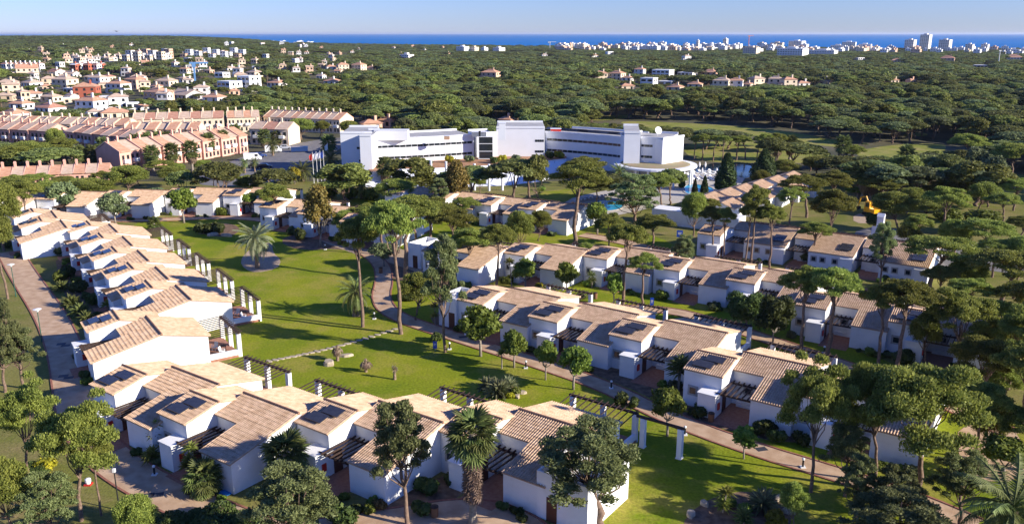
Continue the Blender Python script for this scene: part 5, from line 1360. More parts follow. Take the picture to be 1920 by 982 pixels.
for k, (kd, x, y, tp, w_, lb) in enumerate([('dense', 1640, 352, 312, 70, 'dark evergreen behind the palm clump'), ('dense', 1700, 338, 300, 66, 'dark hedge tree under the single fan palm'), ('dense', 1740, 335, 300, 70, 'tall dark hedge tree along the fairway'), ('dense', 1780, 335, 296, 70, 'second tall dark hedge tree along the fairway'), ('dense', 1810, 330, 296, 50, 'dark hedge tree beside the birch-like tree'),
  ('mid', 1895, 350, 270, 90, 'big dark pine beyond the right hand fairway edge'), ('mid', 1815, 318, 250, 80, 'big umbrella pine behind the dark hedge'), ('mid', 1600, 322, 272, 50, 'umbrella pine at the fairway bend'), ('round', 1480, 338, 300, 60, 'dense green tree behind the clubhouse'), ('round', 1530, 330, 292, 66, 'dense tree between the conifer and the palm clump'), ('olive', 1685, 360, 322, 60, 'grey-green bush tree before the dark hedge'),
  ('round', 1590, 350, 305, 60, 'dense dark tree before the palm clump'), ('mid', 1660, 385, 335, 90, 'umbrella pine crown behind the excavator'), ('round', 1760, 375, 338, 90, 'low spreading tree behind the reddish trunk'), ('round', 1815, 372, 340, 70, 'low green tree at the fairway path'), ('broad', 1840, 440, 395, 70, 'bright leafy tree beside the yard wall'), ('mid', 1900, 560, 470, 90, 'dark pine over the yard entrance'), ('mid', 1800, 600, 520, 90, 'shady pine behind the paved court path'),
  ('mid', 1940, 650, 520, 120, 'dark pine leaning in from the right border'), ('round', 1860, 640, 560, 80, 'dense dark tree beyond the last second-row villa'), ('round', 1890, 760, 690, 90, 'dense dark tree at the paved court corner'), ('broad', 1880, 900, 820, 90, 'leafy shrub tree above the corner date palm'), ('round', 1700, 470, 420, 50, 'rounded pine beside the tarmac yard'), ('dense', 1640, 430, 398, 36, 'dark shrub tree on the grass by the yard'),
  ('mid', 1480, 420, 352, 60, 'umbrella pine at the clubhouse terrace'), ('broad', 1600, 372, 345, 36, 'bright green small tree below the palm clump'), ('round', 1420, 352, 318, 40, 'clipped dark tree at the lake corner'), ('mid', 690, 440, 385, 80, 'loose pine at the head of the lawn path'), ('olive', 720, 500, 455, 60, 'bare purplish shrub tree on the lawn edge'), ('round', 640, 445, 395, 60, 'rounded dark pine before the hidden villas')]):
    T(kd, x, y, tp, w_, lb)
for k, (x, y, h_, w_) in enumerate([(1715, 470, 66, 60), (1790, 480, 70, 70), (1860, 520, 70, 80), (1905, 520, 80, 80), (1760, 570, 70, 80), (1815, 560, 76, 80), (1900, 620, 90, 90), (1840, 700, 100, 100), (1915, 880, 110, 110), (1830, 400, 60, 70), (1880, 420, 60, 70), (1700, 400, 50, 60), (1900, 395, 60, 70), (1850, 850, 90, 80)]):
    T('round' if k % 2 else 'mid', x, y, y - h_, w_, 'shady pine filling the grove between the tarmac yard and the paved court', group='grove pines by the tarmac yard')
# --- palms
palm_parts(483, 503, 5.0, 3.7, 'big silvery date palm standing in the gravel island', n=52)
palm_parts(668, 592, 3.4, 3.3, 'squat green date palm beside the tall lawn pine', FRONDG, 46, .42)
palm_parts(1880, 1060, 4.6, 5.0, 'dark date palm filling the lower right corner', FRONDG, 46, .4)
def fanpalm(px, py, H, label, sc=1.0, group=None, parts=False, skirt=0.0):
    p = site(px, py); root = thing('fan_palm', label, 'palm tree', p, rnd.uniform(0, 6), group)
    obj('trunk', FANTRUNK, root, scale=(sc, sc, H / 8.0))
    if parts:
        gg = np.random.default_rng(int(px))
        for k in range(46):
            o = obj('leaf', FANS[k % 3], root); o.matrix_local = fanmx(k, 46, H, 72, -50, gg, sc)
        if skirt:
            pp = []
            for k in range(150):
                z = H - .4 - skirt * (k / 150); pp.append((FANDEAD[k % 2], Matrix.Translation((0, 0, z)) @ Matrix.Rotation(k * 2.4, 4, 'Z') @ Matrix.Rotation(R(62 + gg.uniform(0, 22)), 4, 'Y') @ Matrix.Scale(sc * gg.uniform(.55, .85), 4), 0))
            obj('dead_leaf_skirt', join_crown(pp, 'skirt', [DEADP]), root, kind='stuff')
    else:
        obj('crown', FANCROWN, root, (0, 0, H), scale=(sc, sc, sc))
    return root
fanpalm(887, 990, tall(887, 990, 812), 'tall fan palm with long dead leaf skirt before the entrance row', 1.25, None, True, 4.0)
fanpalm(540, 915, tall(540, 915, 850), 'fan palm with golden leaves against the second entrance villa wall', 1.2, None, True, .8)
fanpalm(290, 432, 1.4, 'low bright fan palm on the lawn near the stepped terraces', .9, None, True)
fanpalm(385, 925, 1.5, 'low dark fan palm by the blue mat at the entrance drive', 1.0, None, True)
for k, (x, y, tp) in enumerate([(152, 318, 288), (176, 316, 288), (197, 300, 272), (232, 302, 276), (257, 300, 265), (280, 296, 262), (300, 292, 260), (315, 292, 261), (287, 320, 288), (325, 318, 284), (362, 328, 280), (393, 296, 263), (420, 290, 258), (443, 282, 246), (497, 278, 255), (520, 272, 256), (540, 268, 244), (619, 318, 268), (723, 348, 312), (1576, 322, 270), (1480, 300, 268), (1455, 302, 270)]):
    lb = 'fan palm rising before the pink townhouses' if k < 14 else 'fan palm beside the car park entrance' if k < 17 else ['fan palm beside the hotel tower corner', 'fan palm at the hotel terrace wall end', 'fan palm behind the clubhouse', 'fan palm among the lake pines', 'second fan palm among the lake pines'][k - 17]
    fanpalm(x, y, tall(x, y, tp), lb, 1.5, 'palms before the pink townhouses' if k < 14 else 'palms at the car park entrance' if k < 17 else None)
for k, (x, y, tp) in enumerate([(1608, 372, 322), (1616, 374, 326), (1622, 373, 324), (1630, 374, 332), (1697, 314, 288)]): fanpalm(x, y, tall(x, y, tp), 'tall palm in the tight clump above the excavator' if k < 4 else 'single fan palm on the hedge by the fairway', 1.6, 'palm clump above the excavator' if k < 4 else None)
def datepalm(px, py, H, label, sc=1.0, group=None):
    p = site(px, py); root = thing('date_palm', label, 'palm tree', p, rnd.uniform(0, 6), group)
    obj('trunk', trunkmesh(H, .3 * sc), root); obj('crown', DATECROWN, root, (0, 0, H), scale=(sc, sc, sc))
for x, y, H, lb, sc in [(568, 340, 3.0, 'dark date palm behind the yellow shrub tree', 1.3), (622, 325, 4.0, 'date palm by the hotel tower and flagpoles', 1.2), (678, 372, 3.0, 'date palm at the hotel hedge end', 1.2), (1160, 352, 4.0, 'yellow green date palm at the edge of the round canopy', 1.1), (540, 345, 2.2, 'low date palm beside the car park bushes', 1.1), (512, 292, 3.5, 'date palm before the cream house by the car park', 1.0)]:
    datepalm(x, y, H, lb, sc)
for k, (x, y) in enumerate([(407, 335), (425, 338), (440, 336), (478, 322), (460, 325)]): datepalm(x, y, 3.0, 'young palm in the car park island', .6, 'young palms in the car park')
# sword-leaf plants: cordylines, yuccas, dead palms
def sword(px, py, stems, head, label, name='yucca_plant', sc=1.0, cat='plant', group=None, lean=.12, z=0.0):
    p = site(px, py, z); root = thing(name, label, cat, p, rnd.uniform(0, 6), group)
    for h in stems:
        a = rnd.uniform(0, 6.28); dx, dy = math.cos(a) * lean * h * rnd.uniform(.4, 1.2), math.sin(a) * lean * h * rnd.uniform(.4, 1.2)
        so_ = obj('stem', MB().tube([(0,0,-.05),(dx*.5,dy*.5,h*.5),(dx,dy,h)], [.09,.07,.06], 6).mesh('stem', GREYBARK), root)
        obj('leaf_head', YH[head], so_, (dx, dy, h), scale=(sc, sc, sc))
    return root
for x, y, stt, hd, lb, sc in [(295, 852, (2.0, 2.8, 1.0), 0, 'cluster of tall cordylines before the first entrance villa', 1.1), (285, 868, (.9, .6), 0, 'low yellow cordyline at the brick bed corner', 1.3), (358, 905, (3.2, 1.8, 2.2), 0, 'tall thin cordyline by the second entrance villa court', 1.1),
        (941, 691, (2.0,), 0, 'single small cordyline on the lawn by the path', 1.0), (787, 578, (2.2,), 0, 'yellow cordyline beside the dark bush by the black door', 1.0), (816, 610, (2.6, 1.4), 0, 'cordyline at the corner of the flat service block', 1.0), (960, 540, (4.0,), 0, 'tall cordyline against the second second-row villa', 1.3),
        (1110, 540, (2.0, 1.2), 2, 'spiky cordyline by the third second-row villa window', 1.0), (1272, 735, (2.8, 3.4, 2.2, 3.0), 2, 'large strelitzia with dark stems at the third path villa court', 1.5), (935, 740, (.3, .5, .2, .6), 1, 'big pale yucca clump in the lawn bed', 1.35), (915, 728, (.2, .3), 1, 'pale sword-leaf plant at the edge of the lawn bed', 1.1), (955, 728, (.3,), 1, 'spreading pale yucca at the back of the lawn bed', 1.1),
        (1355, 960, (1.8, .9, .5), 0, 'bright cordyline group in the lower stone bed', 1.2), (1430, 955, (.5, .7, .3), 1, 'grey green yucca in the lower stone bed', 1.2), (1395, 985, (.4, .8), 2, 'dark sword plant in the lower stone bed', 1.1),
        (115, 545, (.5, .4), 2, 'round cycad plant beside the driveway near the stepped villas', 1.6), (135, 575, (.6, .4), 2, 'large cycad between the driveway and the stepped villas', 1.7), (150, 592, (.7, .5), 2, 'middle cycad of the driveway bed', 1.7), (163, 606, (.6, .6), 2, 'near cycad of the driveway bed', 1.6), (205, 585, (1.1,), 0, 'yellow green cycad against the seventh stepped villa', 1.5),
        (495, 470, (.5, .3), 1, 'pale agave in the gravel island', .8), (1010, 368, (1.4, .8), 0, 'cordyline group on the small pool lawn edge', 1.2), (222, 700, (.6, .5), 1, 'blue green yucca against the white end gable', .9)]:
    sword(x, y, stt, hd, lb, sc=sc)
for x, y, h, lb in [(633, 676, 1.9, 'tallest brown dead palm by the flat rocks'), (686, 697, 1.6, 'middle brown dead palm on the lawn'), (740, 711, 1.2, 'smallest dead palm stump on the lawn')]:
    p = site(x, y); root = thing('dead_palm', lb, 'dead palm', p)
    obj('trunk', MB().tube([(0,0,-.1),(.02,0,h*.6),(.05,0,h)], [.2,.15,.13], 8).mesh('dead_trunk', PALMBARK), root)
    for k in range(11):
        o = obj('dead_leaf', FANDEAD[k % 2] if h > 1.4 else YH[3], root, (0, 0, h))
        if h <= 1.4 and k > 1: COL.objects.unlink(o); bpy.data.objects.remove(o); continue
        o.rotation_euler = (0, R(55 + rnd.uniform(-12, 20)), k * 2.4); s_ = .75 if h > 1.4 else .7; o.scale = (s_, s_ * .5, s_)
# shrubs
SHRUBS = [('bush', 1163, 756, 38, 'low dark hedge shrub by the second path villa portal'), ('bush', 1190, 762, 30, 'dark shrub at the second path villa court edge'), ('bush', 1310, 778, 44, 'dark shrub at the foot of the fourth path villa window'), ('bush', 1440, 812, 50, 'low dark hedge under the fourth path villa wall'), ('bush', 1500, 832, 40, 'rounded dark shrub at the fourth path villa corner'), ('bush', 1455, 826, 40, 'low hedge beside the rounded corner shrub'),
 ('redbush', 712, 950, 36, 'reddish round shrub at the third entrance villa corner'), ('bush', 800, 920, 56, 'dark shrub beside the sparse pine trunk'), ('bush', 790, 965, 50, 'dark shrub below the sparse pine'), ('bush', 848, 905, 40, 'shrub in the bed before the long skirted palm'), ('yellowbush', 90, 880, 46, 'yellow flowering shrub on the left grass'), ('hedge', 60, 890, 70, 'green shrub mass beside the yellow flowering shrub'), ('hedge', 420, 1000, 150, 'clipped dark hedge mass at the bottom edge by the drive'), ('hedge', 290, 1010, 140, 'dark hedge mass at the lower left drive edge'), ('hedge', 360, 985, 90, 'dark hedge between the lamp post and the small palms'), ('bush', 640, 985, 70, 'dark shrub beside the bushy pine'),
 ('bush', 385, 438, 40, 'dark reddish shrub bed by the lawn rocks'), ('bush', 412, 436, 40, 'dark shrub beside the lawn rocks'), ('palebush', 376, 430, 24, 'pale spiky shrub at the end of the lawn rock bed'), ('greenbush', 415, 405, 28, 'clipped green ball shrub beside the bright gable'), ('greenbush', 442, 402, 24, 'second clipped shrub beside the bright gable'), ('bush', 565, 448, 36, 'dark shrub behind the date palm island'), ('bush', 548, 440, 26, 'small dark shrub at the hidden court'), ('redbush', 645, 458, 18, 'red leaved plant on the gravel bed'), ('greenbush', 655, 372, 40, 'green hedge along the hotel lawn'), ('greenbush', 620, 370, 44, 'tall green hedge below the flagpoles'), ('greenbush', 690, 374, 44, 'green hedge at the hotel lawn end'),
 ('greenbush', 862, 438, 30, 'green ball shrub in the hotel wall court'), ('greenbush', 1015, 358, 18, 'green shrub on the pool lawn'), ('greenbush', 1103, 535, 28, 'round green bush by the third second-row gable'), ('greenbush', 1240, 562, 34, 'low green hedge by the third second-row portal'), ('greenbush', 1095, 558, 30, 'shrub in the gravel before the second row'), ('greenbush', 950, 530, 30, 'shrub under the second second-row window'), ('yellowbush', 1012, 540, 20, 'yellowish shrub by the gravel path'), ('greenbush', 1322, 475, 26, 'round bright shrub beside the blue path sign'), ('bush', 1510, 490, 30, 'dark shrub at the long villa court'), ('bush', 1535, 495, 30, 'second dark shrub at the long villa court'), ('bush', 1565, 500, 30, 'third dark shrub at the long villa wall'),
 ('bush', 1380, 575, 40, 'dark shrub against the fourth second-row villa'), ('bush', 1345, 570, 30, 'low shrub by the fourth second-row projecting room'), ('bush', 1690, 680, 50, 'dark blue green shrub by the sixth second-row villa'), ('yellowbush', 1700, 700, 30, 'yellow flower patch beside the second row path'), ('hedge', 770, 560, 60, 'dark rounded bush beside the pine clump'), ('bush', 820, 640, 30, 'dark shrub by the black door step'),
 ('bush', 130, 520, 40, 'dark shrub in the fourth stepped villa court'), ('bush', 150, 548, 40, 'dark shrub in the fifth stepped villa court'), ('bush', 180, 570, 40, 'dark shrub in the sixth stepped villa court'), ('greenbush', 115, 525, 34, 'pale green round shrub on the driveway grass'), ('bush', 113, 478, 30, 'dark shrub at the third stepped villa gable'), ('greenbush', 970, 740, 26, 'green dome shrub at the lawn bed end'), ('yellowbush', 958, 746, 18, 'small orange flowered shrub in the lawn bed'), ('greenbush', 1400, 958, 34, 'clipped ball shrub in the lower stone bed'), ('greenbush', 1370, 950, 30, 'second clipped ball shrub in the lower stone bed'), ('yellowbush', 1450, 985, 50, 'dry golden grass at the lower stone bed rim'), ('greenbush', 1458, 800, 18, 'small potted tree against the fourth path villa wall')]
SHRUBS += [(['yellowbush', 'palebush', 'bush'][k % 3], x, y, 20, lb) for k, (x, y, lb) in enumerate([(748, 309, 'shrub on the ochre hotel terrace by the left tower'), (775, 313, 'second shrub on the ochre hotel terrace'), (803, 309, 'third shrub on the ochre hotel terrace'), (842, 305, 'grey shrub in the middle of the hotel terrace'), (880, 303, 'shrub below the hotel window strip'), (925, 306, 'flowering shrub before the glazed stair'), (940, 303, 'tall shrub before the glazed stair'), (968, 300, 'olive shrub before the central block'), (1030, 297, 'shrub beside the right hotel wing'), (1048, 296, 'second shrub beside the right hotel wing')])]
for kd, x, y, wp, lb in SHRUBS:
    zz = 3.0 if 'terrace' in lb or 'glazed stair' in lb or 'central block' in lb or 'right hotel wing' in lb or 'hotel window' in lb else 0.0
    tr_, cr_, H_, R_ = PROTO[kd][rnd.randrange(len(PROTO[kd]))]; p = site(x, y, zz); s_ = span(x, y, wp) / R_
    root = thing('shrub', lb, 'shrub', p, rnd.uniform(0, 6), None, (s_, s_, s_ * rnd.uniform(.7, 1.0))); obj('stem', tr_, root); obj('foliage', cr_, root)

for i, (p_, d_, n_) in enumerate(VILLAS):
    for k in range(5):
        u_ = rnd.choice([rnd.uniform(.2, 3.9), rnd.uniform(.2, 3.9), rnd.uniform(-7.2, -5.3)]); v_ = -rnd.uniform(.5, 2.0) if u_ > 0 else rnd.uniform(-1.0, .1)
        q = p_ + d_ * u_ + n_ * v_; kd = rnd.choice(['bush', 'greenbush', 'greenbush', 'palebush', 'bush']); s_ = rnd.uniform(.4, .85)
        tr_, cr_, H_, R_ = PROTO[kd][rnd.randrange(len(PROTO[kd]))]
        wd = {'bush': 'dark', 'greenbush': 'bright green', 'palebush': 'grey-green'}[kd]
        root = thing('shrub', f'low {wd} garden shrub at the foot of a villa front wall', 'shrub', (q.x, q.y, 0), rnd.uniform(0, 6), f'{wd} shrubs along the villa fronts', (s_, s_, s_ * rnd.uniform(.7, 1.1))); obj('stem', tr_, root); obj('foliage', cr_, root)
for x, y, tp, w_, kd, lb in [(1140, 480, 400, 60, 'mid', 'full pine beside the pool path and the great umbrella pine'), (1275, 520, 440, 60, 'open', 'loose pine behind the fourth second-row roof'), (1100, 505, 455, 50, 'round', 'dark rounded pine behind the second row pergolas'), (1330, 430, 372, 46, 'tall', 'slim pine over the small single-room villa'), (590, 425, 378, 44, 'round', 'dark shrubby pine beside the autumn tree'), (470, 398, 360, 40, 'broad', 'leafy tree between the bright gables and the date palm'), (300, 395, 352, 36, 'olive', 'pale leafy tree beside the bright green lawn tree')]:
    tree(kd, x, y, tp, w_, lb)

# ------------------------------------------------------------------ woodland
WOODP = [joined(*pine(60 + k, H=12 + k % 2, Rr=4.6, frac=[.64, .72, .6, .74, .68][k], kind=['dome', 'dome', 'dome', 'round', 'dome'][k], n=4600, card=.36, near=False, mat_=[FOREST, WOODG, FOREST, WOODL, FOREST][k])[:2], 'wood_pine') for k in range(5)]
FARP = [joined(*pine(70 + k, H=11, Rr=4.8, frac=[.72, .8, .76][k], kind=['dome', 'dome', 'round'][k], n=900, card=.7, near=False, mat_=[FOREST, WOODG, FOREST][k])[:2], 'far_pine') for k in range(3)]
HOTELZ = [(-58, 190), (-58, 262), (65, 262), (75, 190)]
CARZ = P_([(200, 372), (300, 300), (470, 270), (560, 255), (660, 246), (690, 330), (560, 372)])
def blocked(x, y, m=3.0):
    if -125 < x < (112 if y < 150 else 84) and y < 182 and y > 20: return True
    if inpoly(x, y, HOTELZ) or inpoly(x, y, CARZ): return True
    if any(inpoly(x, y, f) for f in FAIRS): return True
    if inpoly(x, y, LAKEZ) or inpoly(x, y, CLUBZ): return True
    return False
LAKEZ = P_([(1275, 360), (1285, 300), (1440, 298), (1450, 345), (1380, 400)]); CLUBZ = P_([(1290, 470), (1300, 370), (1500, 315), (1620, 380), (1700, 430), (1990, 440), (1990, 520), (1600, 520)])
bcell = {}
for c, r_ in BUILT: bcell.setdefault((int(c.x // 60), int(c.y // 60)), []).append((c, r_))
def nearbuilt(x, y, m):
    i, j = int(x // 60), int(y // 60)
    for a in (-1, 0, 1):
        for b in (-1, 0, 1):
            for c, r_ in bcell.get((i + a, j + b), ()):
                # keep the building and a strip before it (towards the lawn side) clear
                if (c.x - x) ** 2 + (c.y - y) ** 2 < (r_ + m) ** 2: return True
                if abs(c.x - x) < r_ and 0 < c.y - y < r_ + m * 3.0: return True
    return False
for px_, py_ in [(1170, 230), (1230, 233), (1290, 236), (1350, 239), (1410, 243), (1470, 250), (1530, 259), (1580, 267), (1620, 288), (1655, 284), (1690, 281), (1730, 280), (1765, 278)]:
    q = site(px_, py_); SIGHT.append((q.x, q.y, 9, 0.0))          # the open fairways stay in view too
NB = 900
bins = [[] for _ in range(NB)]
def tbin(t): return max(0, min(NB - 1, int((t + .8) / 1.6 * NB)))
for x, y, hw, z in SIGHT:
    for b in range(tbin((x - hw) / y), tbin((x + hw) / y) + 1): bins[b].append((y, z))
def room(x, y, r_):
    """height a crown may reach here without closing the view of a building behind it"""
    lim = 99.0
    for b in range(tbin((x - r_) / y), tbin((x + r_) / y) + 1):
        for yb, z in bins[b]:
            if 4 < yb - y < 900: lim = min(lim, EYE + (z - EYE) * y / yb)
    return lim
pts = []
g = np.random.default_rng(77)
for y0, y1, s in ((185, 300, 9.0), (300, 520, 9.6), (520, 1000, 11.0), (1000, 1700, 14.0), (1700, 2960, 19.0)):
    yy = y0
    while yy < y1:
        xm = .70 * yy + 30; xx = -xm + g.uniform(0, s)
        while xx < xm:
            x = xx + g.uniform(-.42, .42) * s; y = yy + g.uniform(-.42, .42) * s; xx += s
            t = x / y
            dens = .97
            if t < -.16 and y < 1500: dens = .62 + .35 * (math.sin(x / 37) * math.sin(y / 29) > .1)
            if y > 900 and math.sin(x / 90 + 1.3) * math.sin(y / 120) > .72: dens = .25
            if g.random() > dens or y > coast(x, y) - 70: continue
            if blocked(x, y) or nearbuilt(x, y, 2.5 if y < 900 else 1.0): continue
            z = hgt(x, y)
            sc = (s / 6.9) * g.lognormal(0, .24); sc = min(max(sc, .55), 2.9)
            hz = g.uniform(.6, .92) * min(1.0, .75 + .3 * g.random()) * (1 - .42 * sstep(y, 500, 1700))
            lim = room(x, y, 4.6 * sc * .8) - z
            if lim < 1.6: continue
            top = 13 * hz
            if top > lim: sc *= max(.3, lim / top); hz = lim / 13
            pts.append((x, y, z, sc, hz))
        yy += s
pts.sort(key=lambda p: p[1] + abs(p[0]) * .3)
def invw(p):
    a = pix(*p[:3]); return -40 < a[0] < 1960
ind = [p for p in pts if invw(p)][:215]; inds = set(ind)
for p in ind:
    k = rnd.randrange(5); sx = pix(*p[:3])[0]
    zone = 'behind the townhouses and gardens' if sx < 640 else 'in the wood behind the hotel' if sx < 1130 else 'around the golf fairways' if p[1] > 225 else 'in the grove beside the tarmac yard'
    lb = ('flat-topped umbrella pine ' if k % 2 == 0 else 'round-headed dense pine ') + zone
    obj('pine_tree', WOODP[k], None, p[:3], rnd.uniform(0, 6.28), (p[3], p[3], p[4]), label=lb, cat='tree', group=lb.replace('pine', 'pines'))
rest = [p for p in pts if p not in inds]
def scatter_tree(name, proto_name, P, smin, smax, label, proto_mesh):
    """one wood: instances of a pine mesh on scattered points"""
    src = obj('pine_tree', proto_mesh, None, P[0][:3], 0.0, (P[0][3], P[0][3], P[0][4]), label='dark pine standing inside the wood', cat='tree', group='pines inside the wood')
    P = P[1:]
    me = bpy.data.meshes.new(name); me.vertices.add(len(P)); me.vertices.foreach_set('co', np.array([p[:3] for p in P], np.float32).ravel())
    a = me.attributes.new('siz', 'FLOAT_VECTOR', 'POINT'); sv_ = np.array([(p[3], p[3], p[4]) for p in P], np.float32); a.data.foreach_set('vector', sv_.ravel())
    a = me.attributes.new('rot', 'FLOAT_VECTOR', 'POINT'); rv = np.zeros((len(P), 3), np.float32); rv[:, 2] = g.uniform(0, 6.28, len(P)); a.data.foreach_set('vector', rv.ravel())
    o = obj(name, me, kind='stuff', label=label, cat='wood')
    ng = bpy.data.node_groups.new(name, 'GeometryNodeTree')
    ng.interface.new_socket('Geometry', in_out='INPUT', socket_type='NodeSocketGeometry'); ng.interface.new_socket('Geometry', in_out='OUTPUT', socket_type='NodeSocketGeometry')
    N = ng.nodes; Lk = ng.links
    gi = N.new('NodeGroupInput'); go = N.new('NodeGroupOutput'); ip = N.new('GeometryNodeInstanceOnPoints'); oi = N.new('GeometryNodeObjectInfo'); oi.inputs['Object'].default_value = src
    at = []
    for nm in ('siz', 'rot'):
        q = N.new('GeometryNodeInputNamedAttribute'); q.data_type = 'FLOAT_VECTOR'; q.inputs['Name'].default_value = nm; at.append(q)
    Lk.new(gi.outputs[0], ip.inputs['Points']); Lk.new(oi.outputs['Geometry'], ip.inputs['Instance']); Lk.new(at[0].outputs['Attribute'], ip.inputs['Scale']); Lk.new(at[1].outputs['Attribute'], ip.inputs['Rotation']); Lk.new(ip.outputs[0], go.inputs[0])
    md = o.modifiers.new('scatter', 'NODES'); md.node_group = ng
    return o
mid_ = [p for p in rest if p[1] < 620]; far_ = [p for p in rest if p[1] >= 620]
for k in range(5): scatter_tree('pine_wood', 'w', mid_[k::5], .72, 1.2, f'dense umbrella pine wood beyond the hotel and fairways', WOODP[k])
for k in range(3): scatter_tree('distant_wood', 'f', far_[k::3], 1.0, 1.75, f'dark distant wood reaching towards the sea', FARP[k])
print('wood', len(ind), len(mid_), len(far_))

# ------------------------------------------------------------------ small things in the garden
ROCK = mat('flat_rock', (.36, .29, .2), .95, (.46, .39, .29), 2.0, .5, 6)
def rockmesh(seed, w_, d_, h_):
    g = np.random.default_rng(seed); n = 11; mb = MB()
    ang = [2 * math.pi * i / n for i in range(n)]; rr = g.uniform(.78, 1.1, n)
    a = [(math.cos(t) * w_ * r * 1.05, math.sin(t) * d_ * r * 1.05, -.05) for t, r in zip(ang, rr)]; b = [(math.cos(t) * w_ * r, math.sin(t) * d_ * r, h_ * (.75 + .2 * math.sin(3 * t))) for t, r in zip(ang, rr)]; c = [(math.cos(t) * w_ * r * .8, math.sin(t) * d_ * r * .8, h_) for t, r in zip(ang, rr)]
    mb.add(a + b + c, [(i, (i + 1) % n, n + (i + 1) % n, n + i) for i in range(n)] + [(n + i, n + (i + 1) % n, 2 * n + (i + 1) % n, 2 * n + i) for i in range(n)] + [tuple(range(2 * n, 3 * n))])
    return mb.mesh('rock', ROCK)
stm = [rockmesh(s, .48, .30, .09) for s in range(4)]
a, b = (505, 677), (742, 617)
for k in range(22):
    s = k / 21; x = a[0] + (b[0] - a[0]) * s; y = a[1] + (b[1] - a[1]) * s + 5 * math.sin(s * math.pi)
    p = site(x, y); obj('stepping_stone', stm[k % 4], lawn, (p.x, p.y, .012), rnd.uniform(-.5, .3))
for k, (x, y, w_, d_, h_) in enumerate([(616, 683, .9, .6, .5), (648, 668, .9, .35, .3), (400, 441, 1.1, .6, .5), (425, 443, 1.2, .5, .5), (1295, 965, .6, .35, .3), (1320, 945, .5, .35, .28), (1460, 935, .6, .35, .25), (1478, 960, .55, .4, .3), (968, 742, .8, .35, .3), (977, 737, .7, .35, .3)]):
    p = site(x, y); lb = ['big flat rock beside the tallest dead palm', 'long pale slab behind the tallest dead palm', 'left flat boulder of the dark lawn bed', 'right flat boulder of the dark lawn bed', 'pale stone at the left rim of the lower bed', 'second pale stone on the left rim of the lower bed', 'stone at the top rim of the lower bed', 'stone at the right rim of the lower bed', 'long edging stone of the yucca bed', 'end edging stone of the yucca bed'][k]
    obj('boulder', rockmesh(20 + k, w_, d_, h_), None, p, rnd.uniform(0, 3), label=lb, cat='rock')
GREENP = paint('lamp_green', (.02, .10, .07)); LAMPW = mat('lamp_glass', (.8, .8, .78), .3)
def lamp(px, py, top, label, m=GREENP, disc=True):
    p = site(px, py); h = tall(px, py, top); o = thing('street_lamp', label, 'lamp post', p)
    obj('pole', MB().tube([(0,0,0),(0,0,.5),(0,0,h-.3)], [.09,.06,.045], 8).mesh('lamp_pole', m), o)
    if disc:
        obj('shade', MB().lathe([(.48, h), (.5, h + .04), (.1, h + .14)], 16).mesh('lamp_shade', WHITE), o); obj('globe', MB().lathe([(.06, h - .32), (.14, h - .25), (.15, h - .1), (.08, h)], 10).mesh('lamp_globe', LAMPW), o)
    else: obj('head', MB().box(-.1, .1, -.1, .1, h - .3, h).mesh('lamp_head', WHITE), o)
lamp(79, 641, 580, 'green lamp post with white disc on the grass beside the driveway'); lamp(30, 556, 496, 'green lamp post with white disc at the top of the driveway')
lamp(224, 956, 878, 'black bare lamp post on the grass at the driveway bend', TYRE, False)
bm = MB().tube([(0,0,0),(0,0,.75)], [.09,.09], 8).mesh('bollard_post', TYRE); bh = MB().lathe([(.1,.75),(.13,.78),(.13,.9),(.02,.98)], 10).mesh('bollard_head', LAMPW); bf = MB().box(-.22, .22, -.22, .22, 0, .12).mesh('bollard_foot', WHITE)
for k, (x, y) in enumerate([(843, 655), (986, 690), (1146, 728), (1284, 815), (1505, 876), (702, 598), (610, 468), (1545, 662), (1670, 706), (290, 890)]):
    p = site(x, y); o = thing('bollard_light', 'short black garden light on a white foot beside a path', 'garden light', p, 0, 'garden path lights')
    obj('post', bm, o); obj('head', bh, o); obj('foot', bf, o)
BLUES = paint('sign_blue', (.02, .08, .45))
for x, y, w_, h_, lb in [(1222, 578, .5, 1.2, 'slim blue notice beside the second row path'), (1274, 448, 1.1, 1.3, 'square blue sign by the brown pool path'), (1848, 726, .8, 1.1, 'bright blue sign by the paved court'), (816, 658, .5, .9, 'white and blue notice box on the lawn by the bare trunk')]:
    p = site(x, y); o = thing('path_sign', lb, 'sign', p, R(-10))
    obj('board', MB().box(-w_/2, w_/2, -.04, .04, .35, .35 + h_).mesh('sign_board', BLUES), o); obj('leg', MB().box(-.05, .05, .045, .1, 0, .6).mesh('sign_leg', ALU), o)
    obj('legend', MB().box(-w_*.3, w_*.3, -.05, -.042, .35 + h_*.62, .35 + h_*.72).box(-w_*.3, w_*.2, -.05, -.042, .35 + h_*.42, .35 + h_*.5).mesh('sign_legend', WHITE), o, kind='stuff')
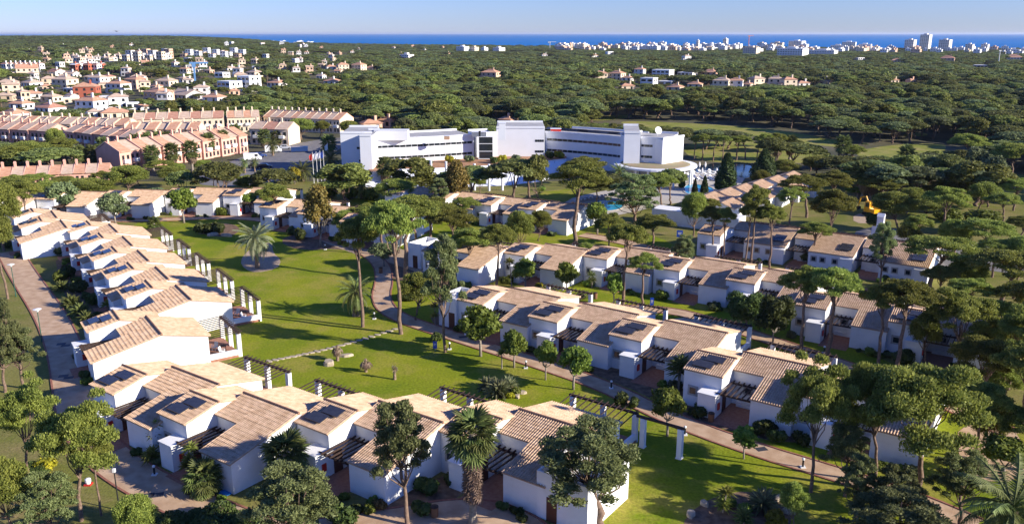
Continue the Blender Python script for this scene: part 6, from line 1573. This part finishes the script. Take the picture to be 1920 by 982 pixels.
binm = MB().lathe([(.26, 0), (.3, .1), (.32, .85), (.28, .88)], 12).mesh('bin_body', mat('bin_brown', (.2, .1, .05), .7)); binl = MB().lathe([(.33, .88), (.33, .95), (.1, 1.0)], 12).mesh('bin_lid', WOOD)
for x, y, lb in [(714, 512, 'orange brown litter bin at the path bend under the pines'), (1333, 790, 'dark litter bin by the fourth path villa portal'), (1116, 560, 'brown litter bin on the gravel before the second row'), (815, 968, 'dark litter bin by the entrance row bed')]:
    p = site(x, y); o = thing('litter_bin', lb, 'bin', p); obj('body', binm, o); obj('lid', binl, o)
gm = MB().box(-.5, .5, -.35, .35, 0, .02).mesh('drain_grate', mat('iron_grate', (.05, .05, .06), .6))
for k, (x, y) in enumerate([(115, 645), (123, 648), (119, 705), (129, 708), (277, 929), (295, 928), (868, 632), (1428, 842)]):
    p = site(x, y); obj('drain_cover', gm, None, (p.x, p.y, .04), R(15), label='dark rectangular drain cover set in the paving', cat='drain cover', group='drain covers in the paving')
p = site(166, 908); o = thing('ground_light', 'white garden spotlight on a red base on the left grass', 'garden light', p)
obj('lamp', MB().lathe([(.18, .12), (.24, .3), (.24, .55), (.1, .62)], 12).mesh('lamp_body', WHITE), o); obj('base', MB().box(-.28, .28, -.28, .28, 0, .12).mesh('lamp_base', RED), o)
p = site(424, 923); obj('door_mat', MB().lathe([(.55, 0), (.58, .05), (.5, .08)], 20).mesh('round_cover', paint('cover_blue', (.02, .22, .6))), None, p, label='small round blue cover beside the second entrance villa corner', cat='cover')

# ------------------------------------------------------------------ air between here and the sea
hz = bpy.data.materials.new('haze_air'); hz.use_nodes = True
ht = hz.node_tree; ht.nodes.remove(ht.nodes['Principled BSDF'])
pv = ht.nodes.new('ShaderNodeVolumePrincipled'); pv.inputs['Color'].default_value = (.72, .82, 1.0, 1); pv.inputs['Density'].default_value = 0.00003; pv.inputs['Anisotropy'].default_value = 0.2
ht.links.new(pv.outputs[0], ht.nodes['Material Output'].inputs['Volume'])
obj('haze', MB().box(-62000, 62000, -1500, 62000, -9, 62).mesh('haze', hz), kind='stuff')
